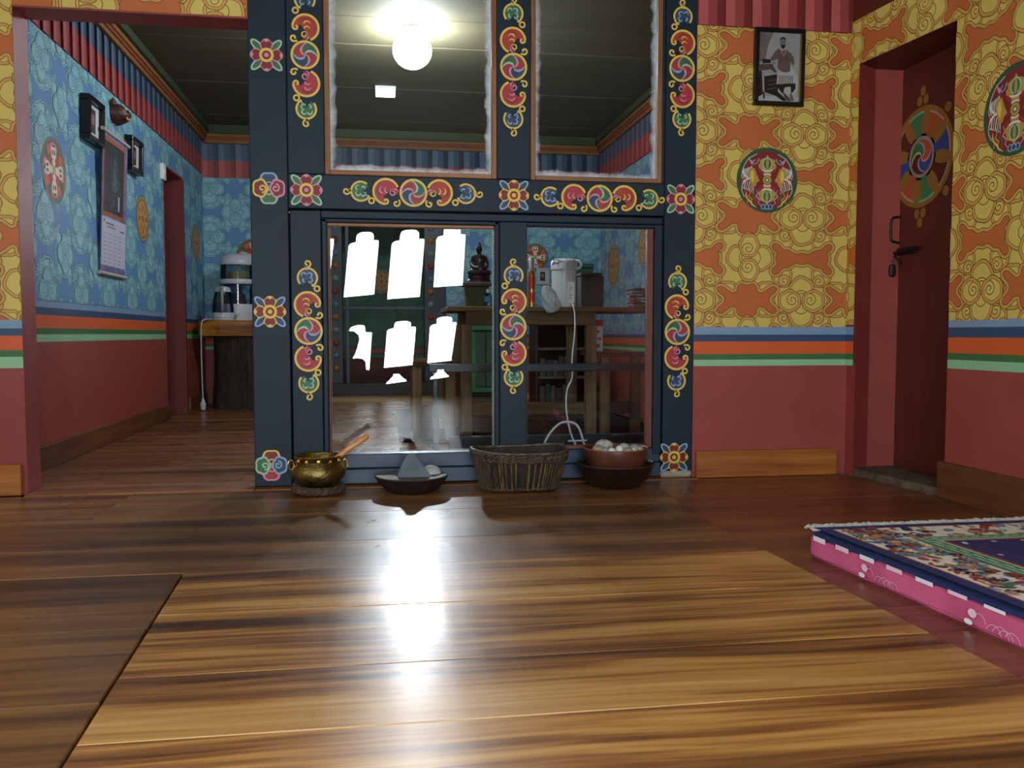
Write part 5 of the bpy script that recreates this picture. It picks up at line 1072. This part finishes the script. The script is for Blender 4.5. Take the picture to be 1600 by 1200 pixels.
# ------------------------------------------------------------------ table and clutter behind the glass
TW = wood('table_oak', ('#443424', '#594733', '#6b563f', '#7a644b'), 0.65, 'X', 1.6, knots=False, spec=0.12); TWZ = wood('table_oak_z', ('#54432f', '#6b563f', '#7f6a50', '#907a5e'), 0.65, 'Z', 1.6, knots=False, spec=0.12)
tb = root('table', (1.0, 5.3, 0), label='long wooden table behind the glass, carrying the boiler and statue', cat='table')
def tp(name, x0, x1, y0, y1, z0, z1, m, par, bev=0.003): l = par.location; return box(name, x0 - l.x, x1 - l.x, y0 - l.y, y1 - l.y, z0 - l.z, z1 - l.z, m, par, bev)
tp('tabletop', 0.385, 1.66, 4.98, 5.60, 0.733, 0.760, TW, tb)
tp('apron', 0.49, 1.26, 5.0, 5.025, 0.655, 0.732, TW, tb); tp('apron', 0.49, 1.26, 5.54, 5.56, 0.655, 0.732, TW, tb)
for x in (0.46, 1.205):
    for y_ in (4.99, 5.51): tp('leg', x, x + 0.062, y_, y_ + 0.06, 0.003, 0.732 if 0 else 0.654, TWZ, tb)
tp('stretcher', 0.525, 1.202, 5.0, 5.03, 0.125, 0.195, TW, tb)
sm = root('side_table', (1.45, 5.25, 0), label='low reddish-brown table under the right end of the long table', cat='table')
RB = wood('side_table_wood', ('#4a241a', '#63331f', '#7a4228', '#8a5233'), 0.4, 'X', 1.5, knots=False)
tp('tabletop', 1.27, 1.80, 5.0, 5.45, 0.465, 0.49, RB, sm)
for x in (1.30, 1.487, 1.72): tp('leg', x, x + 0.055, 5.01, 5.06, 0.003, 0.464, TWZ, sm)
tp('stretcher', 1.357, 1.485, 5.02, 5.045, 0.125, 0.195, TW, sm)
bn = root('bench', (0.3, 5.1, 0), label='low wooden bench at the left end of the long table', cat='bench')
tp('seat', 0.17, 0.43, 4.78, 5.5, 0.425, 0.45, mat('bench_worn', '#4a3a2a', 0.95, var=0.15, scale=12, spec=0.0), bn)
for x, y_ in ((0.18, 5.0), (0.355, 4.80), (0.36, 5.42), (0.18, 5.42)): tp('leg', x, x + 0.055, y_, y_ + 0.05, 0.003, 0.424, TWZ, bn)
tp('stretcher', 0.236, 0.42, 5.01, 5.04, 0.11, 0.18, TW, bn)
rl = root('low_railing', (0.82, 4.42, 0), label='low dark blue wooden railing with two bars, close behind the glass', cat='railing')
for n__, a in (('bar', (0.24, 1.62, 4.40, 4.43, 0.405, 0.447)), ('base_rail', (0.345, 1.62, 4.40, 4.46, 0.003, 0.072)), ('post', (0.262, 0.290, 4.43, 4.46, 0.003, 0.40)), ('post', (1.585, 1.61, 4.431, 4.459, 0.073, 0.404))): tp(n__, *a, mat('railing_blue', '#1e2832', 0.4), rl, 0.004)
rg2 = root('floor_rug', (0.9, 5.8, 0), label='dark patterned rug with a black border under the tables', cat='rug')
tp('pile', 0.10, 1.75, 4.79, 6.9, 0.0005, 0.004, mat('rug_black_wool', '#0d0b0c', 1.0, spec=0.0), rg2, 0.001)
P = Paint((0, 0, 0.004), (1, 0, 0), (0, 1, 0), (0, 0, 1)); DKR = mat('far_rug_brown', '#3a2c27', 1.0, second='#241b1a', scale=30, spec=0.0); P.rect(-0.73, 0.8, -0.93, 1.02, DKR, 0)
for k in range(16): P.rect(-0.70, 0.78, -0.90 + 0.12 * k, -0.885 + 0.12 * k, mat('far_rug_mauve', '#4c3b3f', 1.0, spec=0.0), 1)
P.build('woven_pattern', rg2)
# boiler
T0 = 0.7605
bo = root('thermos_boiler', (X_(881, 5.12), 5.12, T0), label='tall white electric thermos boiler on the table behind the right pane', cat='boiler')
MB().lathe([(0.0, 0), (0.070, 0), (0.072, 0.006), (0.074, 0.22), (0.079, 0.225), (0.080, 0.262), (0.074, 0.278), (0.050, 0.290), (0.0, 0.294)], WPS, 36).build('body', bo, True)
MB().tube(bez([(0.055, -0.03, 0.278), (0.082, -0.045, 0.275), (0.094, -0.05, 0.255), (0.085, -0.048, 0.235), (0.068, -0.04, 0.228)], 4), 0.008, WPS, 8).build('spout', bo, True)
MB().tube([(-0.076, -0.02, 0.25), (-0.07, -0.06, 0.285), (0.0, -0.078, 0.262), (0.06, -0.05, 0.285)], 0.004, WPS, 6).build('handle', bo, True)
box('label_panel', 0.010, 0.048, -0.0735, -0.068, 0.025, 0.15, mat('boiler_label', '#dfe9e6', 0.25), bo, 0.001, 'shiny pale label'); P = Paint((0.012, -0.0736, 0.02), (1, 0, 0), (0, 0, 1), (0, -1, 0))
for k in range(7): P.rect(0.004, 0.012 + 0.014 * ((k * 7) % 3) / 2, 0.02 + 0.014 * k, 0.026 + 0.014 * k, mat('label_ink', '#7f8f92', 0.5), 0)
P.build('label_print', bo)
cdp = [onY(895, 476, 4.93), onY(898, 492, 4.9), onY(898, 520, 4.85), onY(894, 560, 4.8), onY(894, 590, 4.75), onY(886, 610, 4.7), onY(885, 640, 4.5), onY(890, 670, 4.2), onY(897, 690, 3.9), onY(908, 708, 3.62), onY(916, 711, 3.56), onY(913, 695, 3.57), onY(904, 668, 3.6), onY(893, 660, 3.6), onY(876, 661, 3.6), onY(860, 676, 3.58), onY(850, 695, 3.56), onY(849, 712, 3.55)]
cdp = [onY(893, 478, 5.06) * 1.0] + cdp
o = MB().tube(bez(cdp, 8), 0.0048, WPS, 6).build('power_cord', None, True); tag(o, 'white power cord hanging from the boiler and looping down behind the right pane', 'cord')
o = MB().tube([(X_(888, 3.545), 3.545, 0.150), (X_(918, 3.545), 3.545, 0.151)], 0.0035, WPS, 6).build('cord_end', None, True); tag(o, 'short straight end of white cord lying on the bead below the right pane', 'cord')
# plastic bag
bm = bmesh.new(); bmesh.ops.create_icosphere(bm, subdivisions=4, radius=1)
for v in bm.verts:
    x, y_, z = v.co; t = (z + 1) / 2; r = 0.055 * (1 - 0.55 * t) * (1 + 0.12 * math.sin(5 * math.atan2(y_, x) + 6 * z) + 0.08 * math.sin(11 * math.atan2(y_, x) - 9 * z)) + 0.006
    q = math.hypot(x, y_) or 1; rr_ = math.sqrt(max(0, 1 - z * z)) ** 0.6
    v.co = Vector((x / q * r * rr_, y_ / q * r * rr_ * 0.6, z * 0.082))
o = MB().bm(bm, mat('plastic_bag', '#aeb6ba', 0.25, var=0.15, scale=18, bump=0.3)).build('plastic_bag', None, True); o.location = onY(859, 467, 4.94); o.rotation_euler = (0, -0.35, 0); tag(o, 'crumpled translucent white plastic bag hanging over the table edge beside the boiler', 'bag')
# bottles
sp = root('spray_can', (X_(830.5, 5.05), 5.05, T0), label='gold and red spray can with a pale cap on the table', cat='can')
MB().lathe([(0, 0), (0.021, 0), (0.021, 0.028)], mat('can_gold', '#b08a3c', 0.3, metal=0.8), 20).build('foot_band', sp, True)
MB().lathe([(0.0212, 0.028), (0.0212, 0.18)], mat('can_red', '#b8321f', 0.35), 20).build('body', sp, True); MB().lathe([(0.021, 0.18), (0.021, 0.20), (0.016, 0.212), (0, 0.212)], MATS['can_gold'], 20).build('shoulder', sp, True)
MB().lathe([(0.0214, 0.085), (0.0214, 0.105)], MATS['can_gold'], 20).build('band', sp, True); MB().lathe([(0.015, 0.2125), (0.015, 0.285), (0.012, 0.29), (0, 0.29)], mat('can_cap', '#a8acb8', 0.4), 16).build('cap', sp, True)
wbt = root('water_bottle', (X_(763, 5.1), 5.1, T0), label='small clear bottle with a white cap beside the statue', cat='bottle')
MB().lathe([(0, 0), (0.022, 0), (0.023, 0.01), (0.023, 0.065), (0.010, 0.085)], CLEAR, 16).build('body', wbt, True); MB().lathe([(0.0232, 0.03), (0.0232, 0.062)], mat('bottle_label', '#3f74b0', 0.4), 16).build('label_band', wbt, True); MB().lathe([(0.012, 0.084), (0.012, 0.105), (0, 0.106)], WPS, 14).build('cap', wbt, True)
picture('picture_frame', (X_(848, YB, 431), YB - 0.006, 1.122), 0, 0.125, 0.150, 0.014, 0.018, small_print('#3a2a2c'), 'small white-framed picture on the blue back wall, seen above the plastic bag', frame=mat('white_frame', '#b8c0c4', 0.5))
bx = root('storage_box', (X_(744, 5.25), 5.25, T0), label='box draped in olive green cloth under the statue', cat='box')
box('body', -0.070, 0.070, -0.07, 0.07, 0, 0.125, mat('green_cloth', '#4a5436', 0.8, second='#353d28', scale=16, bump=0.4), bx, 0.008); box('lid', -0.085, 0.085, -0.085, 0.085, 0.126, 0.150, mat('box_lid', '#3f2f24', 0.5), bx, 0.004)
bs = root('statue', (X_(749, 5.25), 5.25, T0 + 0.151), label='dark bronze seated statue on the cloth-draped box, seen against the blue wall', cat='statue'); bs.scale = (0.82, 0.82, 1.12)
BZ = mat('dark_bronze', '#231f24', 0.4, metal=0.5, second='#3a3138', scale=20)
MB().lathe([(0, 0), (0.082, 0), (0.084, 0.012), (0.074, 0.02), (0.080, 0.032), (0.076, 0.04), (0, 0.042)], BZ, 32, sy=0.7, wob=lambda a, z: 1 + 0.03 * math.cos(14 * a)).build('lotus_base', bs, True)
MB().lathe([(0.0, 0.040), (0.074, 0.042), (0.078, 0.055), (0.060, 0.070), (0.044, 0.080), (0.041, 0.11), (0.048, 0.135), (0.042, 0.147), (0.018, 0.152), (0.014, 0.160), (0.0, 0.16)], BZ, 28, sy=0.72).build('body', bs, True)
MB().lathe([(0.0, 0.158), (0.014, 0.160), (0.022, 0.172), (0.023, 0.185), (0.018, 0.198), (0.011, 0.204), (0.009, 0.214), (0, 0.220)], BZ, 20).build('head', bs, True)
for s_ in (-1, 1):
    MB().tube(bez([(0.042 * s_, 0, 0.138), (0.060 * s_, -0.008, 0.105), (0.048 * s_, -0.032, 0.082), (0.012 * s_, -0.046, 0.078)], 5), 0.012, BZ, 8).build('arm', bs, True)
    MB().tube(bez([(0.022 * s_, 0.01, 0.06), (0.074 * s_, -0.012, 0.054), (0.050 * s_, -0.044, 0.052), (-0.018 * s_, -0.05, 0.054)], 5), 0.015, BZ, 8).build('leg', bs, True)
MB().lathe([(0, 0), (0.008, 0), (0.009, 0.004), (0, 0.007)], mat('statue_jewel', '#a9949c', 0.4), 12, Matrix.Translation((0, -0.036, 0.118)) @ Matrix.Rotation(PI / 2, 4, 'X')).build('chest_jewel', bs, True)
cbx = root('wooden_chest', (X_(919, 5.4), 5.4, T0), label='dark brown wooden chest on the table right of the boiler', cat='chest')
DBR = mat('chest_brown', '#2b2320', 0.5, var=0.2, scale=8); box('body', -0.072, 0.072, -0.11, 0.11, 0, 0.20, DBR, cbx, 0.004); box('lid', -0.077, 0.060, -0.115, 0.115, 0.201, 0.222, DBR, cbx, 0.004)
gbx = root('storage_box', (X_(903, 5.56), 5.56, T0), label='teal green box standing behind the boiler and chest', cat='box')
box('body', -0.095, 0.095, -0.035, 0.035, 0, 0.27, mat('teal_card', '#215a50', 0.6), gbx, 0.003); box('lid', -0.099, 0.099, -0.038, 0.038, 0.271, 0.298, MATS['teal_card'], gbx, 0.003)
rr = random.Random(5); st = (X_(1010, 5.2), 5.2)
for k in range(6):
    m_ = MB(); N = 8; w_ = 0.10 + rr.uniform(-0.012, 0.012)
    vs = []; fs = []
    for j in range(N + 1):
        x = -w_ + 2 * w_ * j / N; zz = 0.004 * math.sin(j * 1.4 + k)
        for (y_, dz) in ((-0.07, 0), (0.07, 0), (0.07, 0.012), (-0.07, 0.012)): vs.append((x, y_, zz + dz))
    for j in range(N):
        for q in range(4): fs.append((j * 4 + q, j * 4 + (q + 1) % 4, (j + 1) * 4 + (q + 1) % 4, (j + 1) * 4 + q))
    fs += [(3, 2, 1, 0), tuple(N * 4 + q for q in range(4))]
    o = mk('folded_cloth', vs, fs, mat('folded_cloth_%d' % (k % 2), ('#7d5546', '#64382c')[k % 2], 0.8), None); o.location = (st[0] + rr.uniform(-0.005, 0.005), st[1], T0 + 0.005 + 0.0205 * k)
    tag(o, ('%s folded brown cloth in the stack on the table' % ('lowest', 'second lowest', 'third from the bottom', 'third from the top', 'second from the top', 'topmost')[k]), 'cloth', 'folded cloths stacked on the table')
ct = root('carton', (X_(934, 5.38), 5.38, 0.4905), label='tall white carton with red spots standing on the low reddish table', cat='carton')
box('body', -0.027, 0.027, -0.03, 0.03, 0, 0.20, mat('carton_white', '#b8b8bc', 0.5), ct, 0.002); P = Paint((0, -0.03, 0), (1, 0, 0), (0, 0, 1), (0, -1, 0)); CR_ = mat('carton_red', '#a82a24', 0.5)
P.rect(-0.027, 0.027, 0.16, 0.2, CR_, 0); P.build('printed_band', ct)
for k in range(3): P = Paint((0, -0.03, 0), (1, 0, 0), (0, 0, 1), (0, -1, 0)); P.disc(-0.006 + 0.012 * (k % 2), 0.035 + 0.045 * k, 0.012 - 0.002 * k, CR_, 0, 12); P.build('printed_spot', ct)
# shelf unit and green cabinet behind the table
su = root('shelf_unit', (X_(877, 6.9), 6.95, 0), label='dark open shelf unit with books against the far wall under the table line', cat='shelf')
DKW = mat('shelf_dark', '#2a211b', 0.5, var=0.2, scale=6); SHW = mat('shelf_edge', '#5a4a36', 0.5)
for x in (-0.23, 0.21): box('side_panel', x, x + 0.02, -0.15, 0.15, 0.003, 0.69, DKW, su, 0.002)
box('back_panel', -0.21, 0.21, 0.13, 0.15, 0.003, 0.69, mat('shelf_back', '#1b1512', 0.7), su)
for z in (0.02, 0.24, 0.47, 0.67): box('shelf_board', -0.209, 0.209, -0.15, 0.129, z, z + 0.022, SHW, su, 0.002)
rr = random.Random(9); cols = ['#4a3a3c', '#2f3a40', '#5a4a3a', '#39302b', '#4a4a4c', '#33221f']
names = ['leftmost', 'second', 'third', 'fourth', 'fifth', 'rightmost']
for lv, z in (('lower', 0.0425), ('middle', 0.2625)):
    x = -0.19
    for k in range(6):
        t = rr.uniform(0.035, 0.055); h = rr.uniform(0.12, 0.165)
        b_ = root('book', (su.location.x + x + t / 2, su.location.y - 0.03, z), label='%s dark book from the left on the %s shelf of the far shelf unit' % (names[k], lv), cat='book', group='books on the far shelf unit')
        box('cover', -t / 2, t / 2, -0.08, 0.08, 0, h, mat('book_' + cols[k], cols[k], 0.6), b_, 0.002); x += t + 0.006
gc = root('cabinet', (X_(757, 6.6), 6.65, 0), label='green painted cabinet with framed doors behind the table legs', cat='cabinet')
GCB = mat('cabinet_green', '#2c6b45', 0.5, var=0.15, scale=6); GCD = mat('cabinet_dark', '#1c2a20', 0.6)
box('body', -0.24, 0.24, -0.13, 0.15, 0.06, 0.66, GCD, gc, 0.003)
for x in (-0.24, -0.12, 0.12, 0.20): box('frame_stile', x, x + 0.04, -0.15, -0.131, 0.18, 0.66, GCB, gc, 0.002)
for z in (0.16, 0.63): box('frame_rail', -0.24, 0.24, -0.165, -0.1505, z, z + 0.035, GCB, gc, 0.002)
for x in (-0.055, 0.05): box('door', x - 0.05, x + 0.05, -0.149, -0.131, 0.2, 0.62, mat('cabinet_door', '#22452f', 0.5), gc, 0.003)
for x in (-0.22, 0.20): box('foot', x, x + 0.03, -0.12, -0.09, 0.003, 0.06, GCD, gc)
